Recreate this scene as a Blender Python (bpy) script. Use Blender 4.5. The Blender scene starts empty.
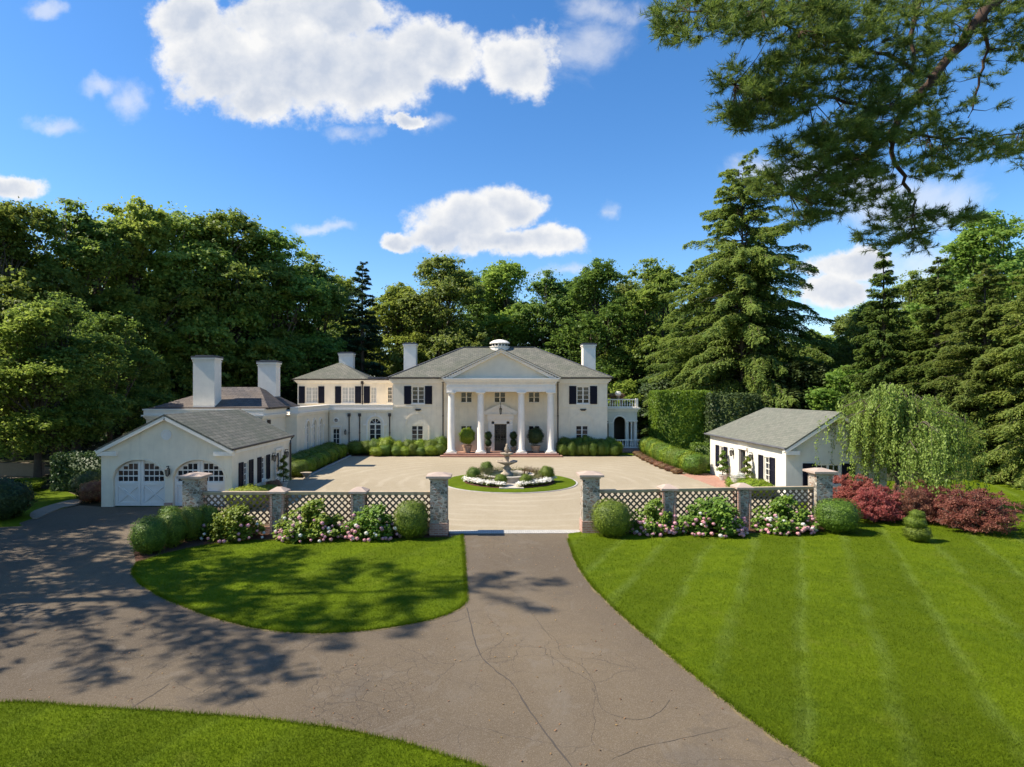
import bpy, math, random
import numpy as np
from mathutils import Vector, Matrix
R = math.radians
SC = bpy.context.scene
COL = SC.collection
rng = np.random.default_rng(7)
random.seed(7)

# ------------------------------------------------------------------ camera, world, sun, exposure
CAMH = 5.9
cam = bpy.data.cameras.new('camera'); camo = bpy.data.objects.new('camera', cam); COL.objects.link(camo)
camo.location = (0, 0, CAMH); camo.rotation_euler = (R(90), 0, 0)
cam.sensor_width = 36; cam.lens = 600 / 1024 * 36
cam.shift_x = 27 / 1024; cam.shift_y = 8.5 / 1024
cam.clip_start = 0.1; cam.clip_end = 5000
SC.camera = camo
SUN_EL, SUN_AZ = 48.0, 266.0          # azimuth measured clockwise from +Y: from the left, grazing the house front
W = bpy.data.worlds.new('World'); SC.world = W; W.use_nodes = True
def build_world():
    nt = W.node_tree; N = nt.nodes; L = nt.links; N.clear()
    out = N.new('ShaderNodeOutputWorld')
    sky = N.new('ShaderNodeTexSky'); sky.sky_type = 'NISHITA'; sky.sun_disc = False
    sky.sun_elevation = R(SUN_EL); sky.sun_rotation = R(SUN_AZ)
    sky.air_density = 1.0; sky.dust_density = 0.3; sky.ozone_density = 3.0; sky.altitude = 100
    hs = N.new('ShaderNodeHueSaturation'); hs.inputs['Saturation'].default_value = 1.27; hs.inputs['Value'].default_value = .72; hs.inputs['Hue'].default_value = .503
    L.new(sky.outputs[0], hs.inputs['Color'])
    bg = N.new('ShaderNodeBackground'); bg.inputs[1].default_value = 0.145
    L.new(hs.outputs[0], bg.inputs[0])
    tc = N.new('ShaderNodeTexCoord'); sep = N.new('ShaderNodeSeparateXYZ'); L.new(tc.outputs['Generated'], sep.inputs[0])
    def m(op, a, b=None, c=None, clamp=False):
        n = N.new('ShaderNodeMath'); n.operation = op; n.use_clamp = clamp
        for i, v in enumerate((a, b, c)):
            if v is None: continue
            if isinstance(v, (int, float)): n.inputs[i].default_value = v
            else: L.new(v, n.inputs[i])
        return n.outputs[0]
    ysafe = m('MAXIMUM', sep.outputs[1], 0.02)
    u = m('DIVIDE', sep.outputs[0], ysafe); v = m('DIVIDE', sep.outputs[2], ysafe)
    cmb = N.new('ShaderNodeCombineXYZ'); L.new(u, cmb.inputs[0]); L.new(v, cmb.inputs[1])
    def noise(scale, detail, rough, off=0.0, dist=0.0):
        n = N.new('ShaderNodeTexNoise'); n.inputs['Scale'].default_value = scale; n.inputs['Detail'].default_value = detail
        n.inputs['Roughness'].default_value = rough; n.inputs['Distortion'].default_value = dist
        a = N.new('ShaderNodeVectorMath'); a.operation = 'ADD'; a.inputs[1].default_value = (off, off * .7, off * .3)
        L.new(cmb.outputs[0], a.inputs[0]); L.new(a.outputs[0], n.inputs['Vector'])
        return n.outputs['Fac']
    n1 = noise(9, 9, 0.55); n2 = noise(3.2, 5, 0.55, 4.0); n3 = noise(5.5, 7, .6, 9.0, .6)
    # sky-plane warp so the lobes are not ellipses
    wn = N.new('ShaderNodeTexNoise'); wn.inputs['Scale'].default_value = 8; wn.inputs['Detail'].default_value = 8; wn.inputs['Roughness'].default_value = .62
    L.new(cmb.outputs[0], wn.inputs['Vector'])
    ws = N.new('ShaderNodeVectorMath'); ws.operation = 'MULTIPLY_ADD'
    ws.inputs[1].default_value = (.11, .085, 0); L.new(wn.outputs['Color'], ws.inputs[0]); L.new(cmb.outputs[0], ws.inputs[2])
    wo = N.new('ShaderNodeVectorMath'); wo.operation = 'SUBTRACT'; wo.inputs[1].default_value = (.055, .0425, 0); L.new(ws.outputs[0], wo.inputs[0])
    def blobs(lst):
        cur = None
        for (px, py, a, b) in lst:
            s = N.new('ShaderNodeVectorMath'); s.operation = 'SUBTRACT'; s.inputs[1].default_value = ((px - 485) / 600, (392 - py) / 600, 0); L.new(wo.outputs[0], s.inputs[0])
            k = N.new('ShaderNodeVectorMath'); k.operation = 'MULTIPLY'; k.inputs[1].default_value = (600 / a, 600 / b, 0); L.new(s.outputs[0], k.inputs[0])
            ln = N.new('ShaderNodeVectorMath'); ln.operation = 'LENGTH'; L.new(k.outputs[0], ln.inputs[0])
            d = m('SUBTRACT', 1.0, ln.outputs['Value'])
            cur = d if cur is None else m('SMOOTH_MAX', cur, d, 0.12)
        return cur
    dense = blobs([(190, 22, 44, 30), (222, 58, 66, 50), (300, 66, 96, 60), (375, 66, 88, 52), (436, 54, 56, 38), (518, 64, 48, 42),
                   (262, 98, 52, 30), (330, 14, 70, 30), (270, 24, 60, 30), (470, 222, 56, 34), (508, 206, 40, 26), (440, 238, 34, 16), (546, 238, 44, 18), (500, 240, 70, 16), (396, 240, 19, 13),
                   (408, 117, 20, 9), (10, 188, 38, 15), (858, 262, 52, 20), (832, 292, 44, 22)])
    wispy = blobs([(128, 98, 28, 26), (58, 124, 40, 14), (42, 12, 28, 14), (612, 206, 18, 18), (590, 40, 70, 50), (600, 12, 70, 24), (790, 172, 80, 22), (900, 200, 120, 44),
                   (940, 262, 90, 34), (880, 330, 110, 40), (320, 226, 36, 8), (430, 120, 50, 16), (350, 130, 60, 14), (100, 84, 34, 14), (560, 270, 60, 12)])
    n4 = noise(26, 6, .6, 2.0)
    n5 = noise(60, 4, .6, 6.0)
    dd = m('ADD', m('MULTIPLY', dense, 1.35), m('ADD', m('MULTIPLY', m('SUBTRACT', n1, 0.5), 1.25), m('ADD', m('MULTIPLY', m('SUBTRACT', n4, 0.5), 1.0), m('MULTIPLY', m('SUBTRACT', n5, 0.5), .35))))
    ddm = N.new('ShaderNodeMapRange'); ddm.interpolation_type = 'SMOOTHERSTEP'; ddm.inputs['From Min'].default_value = -.16; ddm.inputs['From Max'].default_value = 0.50; L.new(dd, ddm.inputs[0])
    wd = m('ADD', wispy, m('MULTIPLY', m('SUBTRACT', n3, 0.5), 2.2))
    wdm = N.new('ShaderNodeMapRange'); wdm.interpolation_type = 'SMOOTHSTEP'; wdm.inputs['From Min'].default_value = 0.1; wdm.inputs['From Max'].default_value = 0.95; wdm.inputs['To Max'].default_value = .55; L.new(wd, wdm.inputs[0])
    mask = m('MAXIMUM', ddm.outputs[0], wdm.outputs[0])
    front = N.new('ShaderNodeMapRange'); front.inputs['From Min'].default_value = .05; front.inputs['From Max'].default_value = .2; L.new(sep.outputs[1], front.inputs[0])
    up = N.new('ShaderNodeMapRange'); up.inputs['From Min'].default_value = .0; up.inputs['From Max'].default_value = .04; L.new(sep.outputs[2], up.inputs[0])
    mask = m('MULTIPLY', mask, m('MULTIPLY', front.outputs[0], up.outputs[0]), clamp=True)
    # cloud self-shading painted in: greyer cores, plus relief offset towards the sun
    core = N.new('ShaderNodeMapRange'); core.interpolation_type = 'SMOOTHSTEP'; core.inputs['From Min'].default_value = .1; core.inputs['From Max'].default_value = 1.1; L.new(m('ADD', dd, m('MULTIPLY', m('SUBTRACT', n2, .5), 1.6)), core.inputs[0])
    def relief(sc, det, off, dx_, dy_, k):
        a0 = noise(sc, det, .55, off); n_ = N.new('ShaderNodeTexNoise'); n_.inputs['Scale'].default_value = sc; n_.inputs['Detail'].default_value = det; n_.inputs['Roughness'].default_value = .55
        v_ = N.new('ShaderNodeVectorMath'); v_.operation = 'ADD'; v_.inputs[1].default_value = (off + dx_, off * .7 + dy_, off * .3); L.new(cmb.outputs[0], v_.inputs[0]); L.new(v_.outputs[0], n_.inputs['Vector'])
        return m('MULTIPLY', m('SUBTRACT', n_.outputs['Fac'], a0), k)
    shade = m('ADD', m('MULTIPLY', core.outputs[0], .75), m('ADD', relief(9, 7, 0, -.022, .030, 2.4), relief(26, 6, 2.0, -.007, .010, .5)), clamp=True)
    cr = N.new('ShaderNodeMix'); cr.data_type = 'RGBA'; L.new(shade, cr.inputs['Factor'])
    cr.inputs['A'].default_value = (1.0, 1.0, 1.0, 1); cr.inputs['B'].default_value = (.60, .67, .80, 1)
    cb = N.new('ShaderNodeBackground'); cb.inputs[1].default_value = CLOUD; L.new(cr.outputs['Result'], cb.inputs[0])
    mx = N.new('ShaderNodeMixShader'); L.new(mask, mx.inputs[0]); L.new(bg.outputs[0], mx.inputs[1]); L.new(cb.outputs[0], mx.inputs[2]); L.new(mx.outputs[0], out.inputs[0])
CLOUD = 0.475
build_world()
sun = bpy.data.lights.new('sun', 'SUN'); suno = bpy.data.objects.new('sun', sun); COL.objects.link(suno)
sun.energy = 4.3; sun.angle = R(0.53); sun.color = (1.0, .92, .79)
_d = Vector((math.sin(R(SUN_AZ)) * math.cos(R(SUN_EL)), math.cos(R(SUN_AZ)) * math.cos(R(SUN_EL)), math.sin(R(SUN_EL))))
suno.rotation_euler = _d.to_track_quat('Z', 'Y').to_euler(); suno.location = _d * 60
vs = SC.view_settings
vs.view_transform = 'Standard'; vs.look = 'None'; vs.gamma = 1; vs.use_curve_mapping = False; vs.exposure = 1.02
SC.render.engine = 'CYCLES'; SC.cycles.use_denoising = True
SC.cycles.max_bounces = 8; SC.cycles.diffuse_bounces = 4; SC.cycles.transparent_max_bounces = 4; SC.cycles.glossy_bounces = 2; SC.cycles.transmission_bounces = 6

def P(px, py, z=0.0):
    """ground position of a spot measured in the photograph"""
    Y = 600 * (CAMH - z) / (py - 392); return ((px - 485) / 600 * Y, Y)

# ------------------------------------------------------------------ materials
MATS = {}
class NT:
    def __init__(s, name):
        s.m = bpy.data.materials.new(name); s.m.use_nodes = True; s.t = s.m.node_tree; s.N = s.t.nodes; s.L = s.t.links
        s.b = s.N['Principled BSDF']; s.out = s.N['Material Output']; MATS[name] = s.m
        s.tc = s.N.new('ShaderNodeTexCoord')
    def set(s, n, i, v):
        if v is None: return
        if hasattr(v, 'is_linked') or hasattr(v, 'links'): s.L.new(v, n.inputs[i])
        else: n.inputs[i].default_value = v
    def node(s, t, **kw):
        n = s.N.new(t)
        for k, v in kw.items(): setattr(n, k, v)
        return n
    def noise(s, scale, detail=4, rough=.55, vec=None, dist=0, out='Fac'):
        n = s.N.new('ShaderNodeTexNoise'); n.inputs['Scale'].default_value = scale; n.inputs['Detail'].default_value = detail
        n.inputs['Roughness'].default_value = rough; n.inputs['Distortion'].default_value = dist
        s.L.new(vec or s.tc.outputs['Object'], n.inputs['Vector']); return n.outputs[out]
    def rng(s, v, a, b, c=0., d=1., smooth=True):
        n = s.N.new('ShaderNodeMapRange'); n.interpolation_type = 'SMOOTHSTEP' if smooth else 'LINEAR'
        n.inputs[1].default_value = a; n.inputs[2].default_value = b; n.inputs[3].default_value = c; n.inputs[4].default_value = d
        s.L.new(v, n.inputs[0]); return n.outputs[0]
    def mix(s, f, a, b, mode='MIX'):
        n = s.N.new('ShaderNodeMix'); n.data_type = 'RGBA'; n.blend_type = mode
        s.set(n, 0, f)
        for i, v in ((6, a), (7, b)):
            if isinstance(v, (tuple, list)): n.inputs[i].default_value = (*v[:3], 1)
            else: s.L.new(v, n.inputs[i])
        return n.outputs[2]
    def math(s, op, a, b=None, c=None):
        n = s.N.new('ShaderNodeMath'); n.operation = op
        for i, v in enumerate((a, b, c)):
            if v is None: continue
            if isinstance(v, (int, float)): n.inputs[i].default_value = v
            else: s.L.new(v, n.inputs[i])
        return n.outputs[0]
    def bump(s, h, strength=.3, dist=.05):
        n = s.N.new('ShaderNodeBump'); n.inputs['Strength'].default_value = strength; n.inputs['Distance'].default_value = dist
        s.L.new(h, n.inputs['Height']); s.L.new(n.outputs[0], s.b.inputs['Normal'])
    def col(s, v):
        if isinstance(v, tuple): s.b.inputs['Base Color'].default_value = (*v, 1)
        else: s.L.new(v, s.b.inputs['Base Color'])
    def rough(s, v, spec=.3):
        s.b.inputs['Roughness'].default_value = v; s.b.inputs['Specular IOR Level'].default_value = spec

def paint(name, c, var=.08, rough=.55, spec=.3, scale=1.5, grime=0.0, bump=0.0):
    n = NT(name); f = n.noise(scale, 6, .6)
    c1 = tuple(x * (1 - var) for x in c); c2 = tuple(min(1, x * (1 + var)) for x in c)
    k = n.mix(n.rng(f, .3, .7), c1, c2)
    if grime:
        mp = n.node('ShaderNodeMapping'); mp.inputs['Scale'].default_value = (2.5, 2.5, .25); n.L.new(n.tc.outputs['Object'], mp.inputs[0])
        g = n.noise(1.6, 6, .65, mp.outputs[0])
        k = n.mix(n.rng(g, .5, .8, 0, grime), k, (.25, .22, .17))
    n.col(k); n.rough(rough, spec)
    if bump: n.bump(n.noise(14, 5), bump, .02)
    return n.m
paint('stucco', (.80, .70, .535), .06, .8, .2, 1.2, .22, .15)
paint('shed_stucco', (.68, .64, .54), .05, .8, .2, 1.2, .15, .15)
paint('white_trim', (.82, .755, .65), .04, .5, .3, 2, .12)
paint('white_door', (.74, .70, .64), .04, .45, .35, 2, .08)
paint('navy_shutter', (.012, .012, .022), .15, .6, .15)
paint('dark_metal', (.025, .022, .02), .2, .45, .5)
paint('bronze_pipe', (.05, .036, .028), .2, .5, .4)
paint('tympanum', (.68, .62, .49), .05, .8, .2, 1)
paint('lead_cap', (.10, .10, .105), .2, .6, .3)
paint('door_dark', (.02, .014, .012), .2, .35, .5)
paint('terracotta', (.45, .30, .20), .15, .8, .2, 5)
paint('urn_stone', (.50, .46, .39), .15, .85, .2, 6)
paint('fountain_stone', (.33, .27, .20), .3, .85, .2, 5, .3, .4)
paint('pool_stone', (.50, .44, .36), .15, .85, .2, 3)
paint('cap_stone', (.40, .31, .25), .12, .85, .2, 3, .15, .3)
paint('rail_wood', (.42, .33, .22), .15, .7, .2, 3, .1)
paint('lattice_wood', (.21, .145, .095), .25, .75, .2, 4)
paint('curtain', (.50, .48, .42), .1, .9, .1)
paint('kerb_stone', (.42, .39, .35), .15, .9, .2, 3)
paint('red_flag', (.40, .06, .05), .1, .8)
n = NT('water'); n.col((.03, .05, .04)); n.rough(.08, .6)
n = NT('glass'); n.col(n.mix(n.rng(n.noise(.9, 2), .4, .6), (.010, .012, .016), (.035, .040, .048))); n.rough(.08, .6)
n = NT('lamp_glass'); n.col((.25, .24, .2)); n.rough(.2, .5)

def uvmap(n, sx=1, sy=1):
    mp = n.node('ShaderNodeMapping'); mp.inputs['Scale'].default_value = (sx, sy, 1); n.L.new(n.tc.outputs['UV'], mp.inputs[0]); return mp.outputs[0]
def bricky(name, c1, c2, mortar, bw, bh, ms=.01, rough=.85, var=.4, bump=.4, wear=None):
    n = NT(name); b = n.node('ShaderNodeTexBrick'); n.L.new(uvmap(n), b.inputs['Vector'])
    b.inputs['Scale'].default_value = 1; b.inputs['Brick Width'].default_value = bw; b.inputs['Row Height'].default_value = bh
    b.inputs['Mortar Size'].default_value = ms; b.inputs['Mortar Smooth'].default_value = .2; b.inputs['Bias'].default_value = 0
    b.inputs['Color1'].default_value = (*c1, 1); b.inputs['Color2'].default_value = (*c2, 1); b.inputs['Mortar'].default_value = (*mortar, 1)
    k = n.mix(n.rng(n.noise(.55, 7, .65), .3, .75, 0, var), b.outputs[0], wear or tuple(x * .5 for x in c1))
    k = n.mix(n.rng(n.noise(9, 3, .6), .4, .8, 0, .25), k, tuple(min(1, x * 1.5) for x in c2))
    n.col(k); n.rough(rough, .25)
    h = n.math('SUBTRACT', 1.0, b.outputs['Fac']); n.bump(h, bump, .02); return n.m
bricky('slate_roof', (.120, .118, .095), (.20, .185, .145), (.055, .053, .045), .42, .30, .02, .8, .75, .8, (.085, .095, .065))
bricky('old_slate_roof', (.055, .050, .052), (.125, .105, .095), (.03, .03, .03), .42, .30, .02, .75, .8, .8, (.15, .115, .085))
bricky('shingle_roof', (.125, .125, .100), (.175, .17, .135), (.075, .075, .062), .30, .16, .01, .8, .4, .4, (.12, .135, .10))
bricky('brick_paving', (.36, .16, .105), (.43, .22, .15), (.33, .26, .2), .22, .11, .012, .9, .3, .2)
bricky('pillar_brick', (.34, .15, .10), (.45, .26, .19), (.45, .38, .32), .22, .075, .012, .9, .3, .4)
bricky('cobble', (.55, .52, .46), (.44, .42, .38), (.26, .24, .21), .18, .12, .02, .9, .25, .5)
# rubble stone for the gate pillars
n = NT('rubble'); vo = n.node('ShaderNodeTexVoronoi'); vo.feature = 'F1'; vo.inputs['Scale'].default_value = 1
vec = uvmap(n, 6.5, 11); n.L.new(vec, vo.inputs['Vector'])
ve = n.node('ShaderNodeTexVoronoi'); ve.feature = 'DISTANCE_TO_EDGE'; ve.inputs['Scale'].default_value = 1; n.L.new(vec, ve.inputs['Vector'])
sp = n.node('ShaderNodeSeparateColor'); n.L.new(vo.outputs['Color'], sp.inputs[0])
k = n.mix(sp.outputs[0], (.11, .095, .07), (.50, .44, .35)); k = n.mix(n.rng(sp.outputs[1], .45, .9, 0, .8), k, (.36, .22, .15))
e = n.rng(ve.outputs[0], .02, .09); k = n.mix(e, (.50, .46, .40), k); k = n.mix(n.rng(n.noise(14, 4), .45, .8, 0, .4), k, (.10, .11, .08))
n.col(k); n.rough(.9, .2); n.bump(e, .7, .03)

# ground materials
n = NT('asphalt')
o = n.tc.outputs['Object']
base = n.mix(n.rng(n.noise(0.104, 3.229, 0.398), .3, .7), (0.078, 0.058, 0.037), (0.153, 0.114, 0.069))
base = n.mix(n.rng(n.noise(1.3, 6, .7), .35, .75, 0, .5), base, (0.102, 0.076, 0.048))
base = n.mix(n.rng(n.noise(60, 3, .7), .45, .8, 0, .6), base, (.31, .26, .21))
base = n.mix(n.rng(n.noise(95, 2, .7), .55, .75, 0, .6), base, (.04, .036, .034))
wv = n.node('ShaderNodeVectorMath'); wv.operation = 'MULTIPLY_ADD'; wv.inputs[1].default_value = (.7, .7, 0); n.L.new(n.noise(1.1, 5, .6, out='Color'), wv.inputs[0]); n.L.new(o, wv.inputs[2])
def crack(scale, w, m0, m1, mscale, mo):
    v = n.node('ShaderNodeTexVoronoi'); v.feature = 'DISTANCE_TO_EDGE'; v.inputs['Scale'].default_value = scale; n.L.new(wv.outputs[0], v.inputs['Vector'])
    c = n.rng(v.outputs[0], w * .35, w, 1, 0); mk = n.rng(n.noise(mscale, 3, .5, dist=mo), m0, m1); return n.math('MULTIPLY', c, mk)
c1 = crack(.36, .004, .42, .58, .11, .3); c2 = crack(2.6, .026, .53, .60, .17, .9); c3 = crack(1.0, .010, .47, .58, .21, .5)
base = n.mix(n.rng(n.noise(.5, 4, .75, dist=1.2), .56, .62, 0, .22), base, (.175, .15, .12))
base = n.mix(n.rng(n.noise(.33, 5, .7, dist=.8), .58, .66, 0, .30), base, (.075, .062, .05))
base = n.mix(n.rng(n.noise(3.5, 6, .75), .55, .8, 0, .45), base, (.06, .05, .042))
sx_ = n.node('ShaderNodeSeparateXYZ'); n.L.new(o, sx_.inputs[0])
lane_ = n.math('ADD', n.math('SUBTRACT', sx_.outputs[0], 1.1), n.math('MULTIPLY', n.noise(.2, 3), 1.4))
tw = n.rng(n.math('ABSOLUTE', n.math('SUBTRACT', n.math('ABSOLUTE', lane_), .85)), .12, .5, 1, 0)
base = n.mix(n.math('MULTIPLY', tw, n.rng(n.noise(.8, 5, .7), .35, .7, .05, .30)), base, (.155, .130, .10))
cm = n.math('MAXIMUM', c1, n.math('MAXIMUM', c2, c3))
base = n.mix(n.math('MULTIPLY', cm, .42), base, (.045, .036, .03))
n.col(base); n.rough(.9, .25); n.bump(n.math('SUBTRACT', n.noise(70, 3, .7), n.math('MULTIPLY', cm, .6)), .5, .02)
n = NT('tar'); n.col(n.mix(n.noise(9, 4), (.05, .042, .034), (.08, .066, .052))); n.rough(.8, .3)
n = NT('gravel')
b = n.mix(n.rng(n.noise(.12, 5, .6), .3, .7), (0.296, 0.244, 0.161), (0.349, 0.294, 0.204))
b = n.mix(n.rng(n.noise(1.7, 5, .65), .35, .8, 0, .5), b, (0.271, 0.218, 0.135))
b = n.mix(n.rng(n.noise(24, 3, .7), .42, .7, 0, .5), b, (.48, .41, .31)); b = n.mix(n.rng(n.noise(33, 3, .7), .5, .75, 0, .5), b, (.24, .19, .135))
# tyre tracks round the island
gs = n.node('ShaderNodeSeparateXYZ'); n.L.new(o, gs.inputs[0]) if False else n.L.new(n.tc.outputs['Object'], gs.inputs[0])
dx = n.math('SUBTRACT', gs.outputs[0], 1.5); dy = n.math('SUBTRACT', gs.outputs[1], 39.2)
rr = n.math('SQRT', n.math('ADD', n.math('MULTIPLY', dx, dx), n.math('MULTIPLY', dy, dy)))
wob = n.math('ADD', rr, n.math('MULTIPLY', n.noise(.35, 3), 1.2))
tr = n.math('SINE', n.math('MULTIPLY', wob, 5.2))
trm = n.math('MULTIPLY', n.rng(tr, .2, 1, 0, .28), n.rng(n.noise(.25, 3), .42, .6))
b = n.mix(trm, b, (.48, .41, .31)); n.col(b); n.rough(.95, .15); n.bump(n.noise(40, 4, .7), .6, .03)

def lawn_mat(name, lo, hi, bright, bladey=False):
    n = NT(name); geo = n.node('ShaderNodeNewGeometry'); pos = geo.outputs['Position']
    s = n.node('ShaderNodeSeparateXYZ'); n.L.new(pos, s.inputs[0])
    k = n.mix(n.rng(n.noise(.35, 5, .6, pos), .3, .7), lo, hi)
    k = n.mix(n.rng(n.noise(2.2, 6, .65, pos), .38, .75, 0, .55), k, bright)
    k = n.mix(n.rng(n.noise(.9, 5, .7, pos), .52, .78, 0, .6), k, (.15, .175, .02)); k = n.mix(n.rng(n.noise(.28, 4, .7, pos), .52, .7, 0, .35), k, (.05, .10, .008))
    k = n.mix(n.rng(n.noise(16, 4, .7, pos), .4, .75, 0, .45), k, tuple(x * .45 for x in lo))
    # wheel lines and mowing lanes, sheen of bent turf painted as lighter and darker colour
    t = n.math('SUBTRACT', s.outputs[0], n.math('MULTIPLY', s.outputs[1], .52))
    t = n.math('ADD', t, n.math('MULTIPLY', n.noise(.5, 3, .5, pos), .5))
    fr = n.math('FRACT', n.math('DIVIDE', n.math('ADD', t, 23.4), 1.76))
    line = n.rng(n.math('ABSOLUTE', n.math('SUBTRACT', fr, .5)), .02, .17, 1, 0)
    line = n.math('MULTIPLY', line, n.rng(n.noise(.7, 5, .65, pos), .32, .68, .05, .8))
    fade = n.rng(s.outputs[0], 2.2, 4.5); line = n.math('MULTIPLY', line, n.math('ADD', n.math('MULTIPLY', fade, .75), .25))
    k = n.mix(n.math('MULTIPLY', line, .55), k, (.155, .21, .045))
    lane = n.rng(n.math('FRACT', n.math('DIVIDE', n.math('ADD', t, 23.4 + .88), 3.52)), .42, .58, 0, .36)
    k = n.mix(lane, k, tuple(x * .65 for x in lo))
    n.col(k); n.rough(.85, .06)
    if bladey:
        tr = n.node('ShaderNodeBsdfTranslucent'); n.L.new(k, tr.inputs[0]); mx = n.node('ShaderNodeMixShader'); mx.inputs[0].default_value = .35
        n.L.new(n.b.outputs[0], mx.inputs[1]); n.L.new(tr.outputs[0], mx.inputs[2]); n.L.new(mx.outputs[0], n.out.inputs[0])
    else: n.bump(n.noise(28, 4, .7, pos), .8, .06)
    return n.m
lawn_mat('lawn', (0.083, 0.125, 0.004), (0.116, 0.167, 0.005), (0.156, 0.208, 0.008))
lawn_mat('blades', (0.099, 0.148, 0.005), (0.137, 0.196, 0.006), (0.182, 0.245, 0.010), True)
n = NT('forest_floor'); k = n.mix(n.rng(n.noise(.35, 6, .65), .35, .7), (.035, .030, .018), (.045, .065, .020)); n.col(n.mix(n.rng(n.noise(4, 5, .7), .5, .8, 0, .5), k, (.09, .07, .045))); n.rough(.95, .1); n.bump(n.noise(5, 5), .8, .1)
n = NT('mulch'); n.col(n.mix(n.noise(22, 5, .7), (.045, .022, .014), (.16, .085, .055))); n.rough(.95, .1); n.bump(n.noise(30, 4, .7), .8, .04)
n = NT('lane'); n.col(n.mix(n.noise(3, 5, .7), (.22, .17, .12), (.34, .28, .21))); n.rough(.95, .1)
n = NT('bark'); mp = n.node('ShaderNodeMapping'); mp.inputs['Scale'].default_value = (6, 6, 1.2); n.L.new(n.tc.outputs['Object'], mp.inputs[0])
f = n.noise(2, 6, .7, mp.outputs[0]); n.col(n.mix(f, (.045, .035, .027), (.16, .13, .10))); n.rough(.95, .1); n.bump(f, .8, .05)
n = NT('pine_bark'); f = n.noise(5, 6, .7); n.col(n.mix(f, (.035, .022, .018), (.11, .07, .05))); n.rough(.95, .1); n.bump(f, .8, .03)
n = NT('dead_wood'); n.col(n.mix(n.noise(3, 4), (.20, .17, .14), (.32, .28, .24))); n.rough(.95, .1)

def leaf_mat(name, lo, hi, young, transl=.3, vscale=.35, rough=.55, spec=.3, ovar=.25):
    n = NT(name); oi = n.node('ShaderNodeObjectInfo')
    geo = n.node('ShaderNodeNewGeometry')
    ri = geo.outputs['Random Per Island']
    k = n.mix(n.rng(n.noise(vscale, 4, .6), .3, .7), lo, hi)
    k = n.mix(n.rng(ri, .3, 1.0, 0, .75, False), k, young)
    k = n.mix(n.rng(ri, 0, .2, .4, 0, False), k, tuple(x * .6 for x in lo))
    hv = n.node('ShaderNodeHueSaturation'); n.L.new(k, hv.inputs['Color'])
    n.L.new(n.rng(oi.outputs['Random'], 0, 1, .5 - .022, .5 + .018, False), hv.inputs['Hue'])
    n.L.new(n.rng(n.math('FRACT', n.math('MULTIPLY', oi.outputs['Random'], 7.13)), 0, 1, 1 - ovar, 1 + ovar, False), hv.inputs['Value'])
    k = hv.outputs[0]
    n.col(k); n.rough(rough, spec)
    tr = n.node('ShaderNodeBsdfTranslucent'); hs = n.node('ShaderNodeHueSaturation'); hs.inputs['Value'].default_value = 1.7; hs.inputs['Hue'].default_value = .49; n.L.new(k, hs.inputs['Color']); n.L.new(hs.outputs[0], tr.inputs[0])
    mx = n.node('ShaderNodeMixShader'); mx.inputs[0].default_value = transl
    n.L.new(n.b.outputs[0], mx.inputs[1]); n.L.new(tr.outputs[0], mx.inputs[2]); n.L.new(mx.outputs[0], n.out.inputs[0])
    return n.m
leaf_mat('oak_leaves', (0.090, 0.164, 0.029), (0.151, 0.226, 0.038), (0.218, 0.282, 0.054), .5)
leaf_mat('maple_leaves', (0.112, 0.181, 0.031), (0.168, 0.243, 0.040), (0.235, 0.299, 0.056), .5)
leaf_mat('hemlock_needles', (0.084, 0.141, 0.027), (0.140, 0.198, 0.038), (0.213, 0.260, 0.056), .4)
leaf_mat('spruce_needles', (0.062, 0.113, 0.022), (0.112, 0.175, 0.031), (0.179, 0.232, 0.045), .4)
leaf_mat('blue_spruce_needles', (0.034, 0.079, 0.034), (0.062, 0.119, 0.045), (0.101, 0.158, 0.056), .25)
leaf_mat('pine_needles', (.050, .098, .020), (.095, .155, .028), (.18, .235, .038), .48, .8)
leaf_mat('weeping_leaves', (.13, .20, .024), (.22, .29, .04), (.34, .41, .09), .3, .9)
leaf_mat('boxwood_leaves', (.055, .100, .010), (.105, .165, .014), (.18, .25, .022), .15, 2.5, ovar=.08)
leaf_mat('dark_shrub_leaves', (.022, .045, .014), (.045, .075, .020), (.08, .12, .03), .2, 2.5)
leaf_mat('bright_shrub_leaves', (.10, .16, .010), (.18, .25, .014), (.29, .36, .024), .18, 2.5, ovar=.06)
leaf_mat('hydrangea_leaves', (.075, .14, .015), (.14, .22, .024), (.25, .34, .04), .35, 2.0, ovar=.05)
leaf_mat('red_leaves', (.20, .038, .034), (.31, .072, .058), (.42, .15, .115), .45, 1.5, ovar=.06)
leaf_mat('bronze_leaves', (.19, .065, .048), (.29, .12, .078), (.38, .21, .13), .45, 1.5, ovar=.1)
leaf_mat('sage_plants', (.07, .10, .03), (.13, .13, .05), (.22, .19, .08), .3, 3)
leaf_mat('azalea_leaves', (.18, .10, .05), (.28, .16, .085), (.30, .24, .09), .4, 3)
leaf_mat('pink_petals', (.56, .22, .26), (.66, .38, .40), (.74, .58, .56), .3, 4, ovar=.15)
leaf_mat('white_petals', (.60, .59, .52), (.72, .70, .63), (.8, .78, .72), .3, 4, ovar=.05)
leaf_mat('ivy_leaves', (.11, .18, .016), (.17, .25, .022), (.26, .34, .035), .4, .8)

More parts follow.
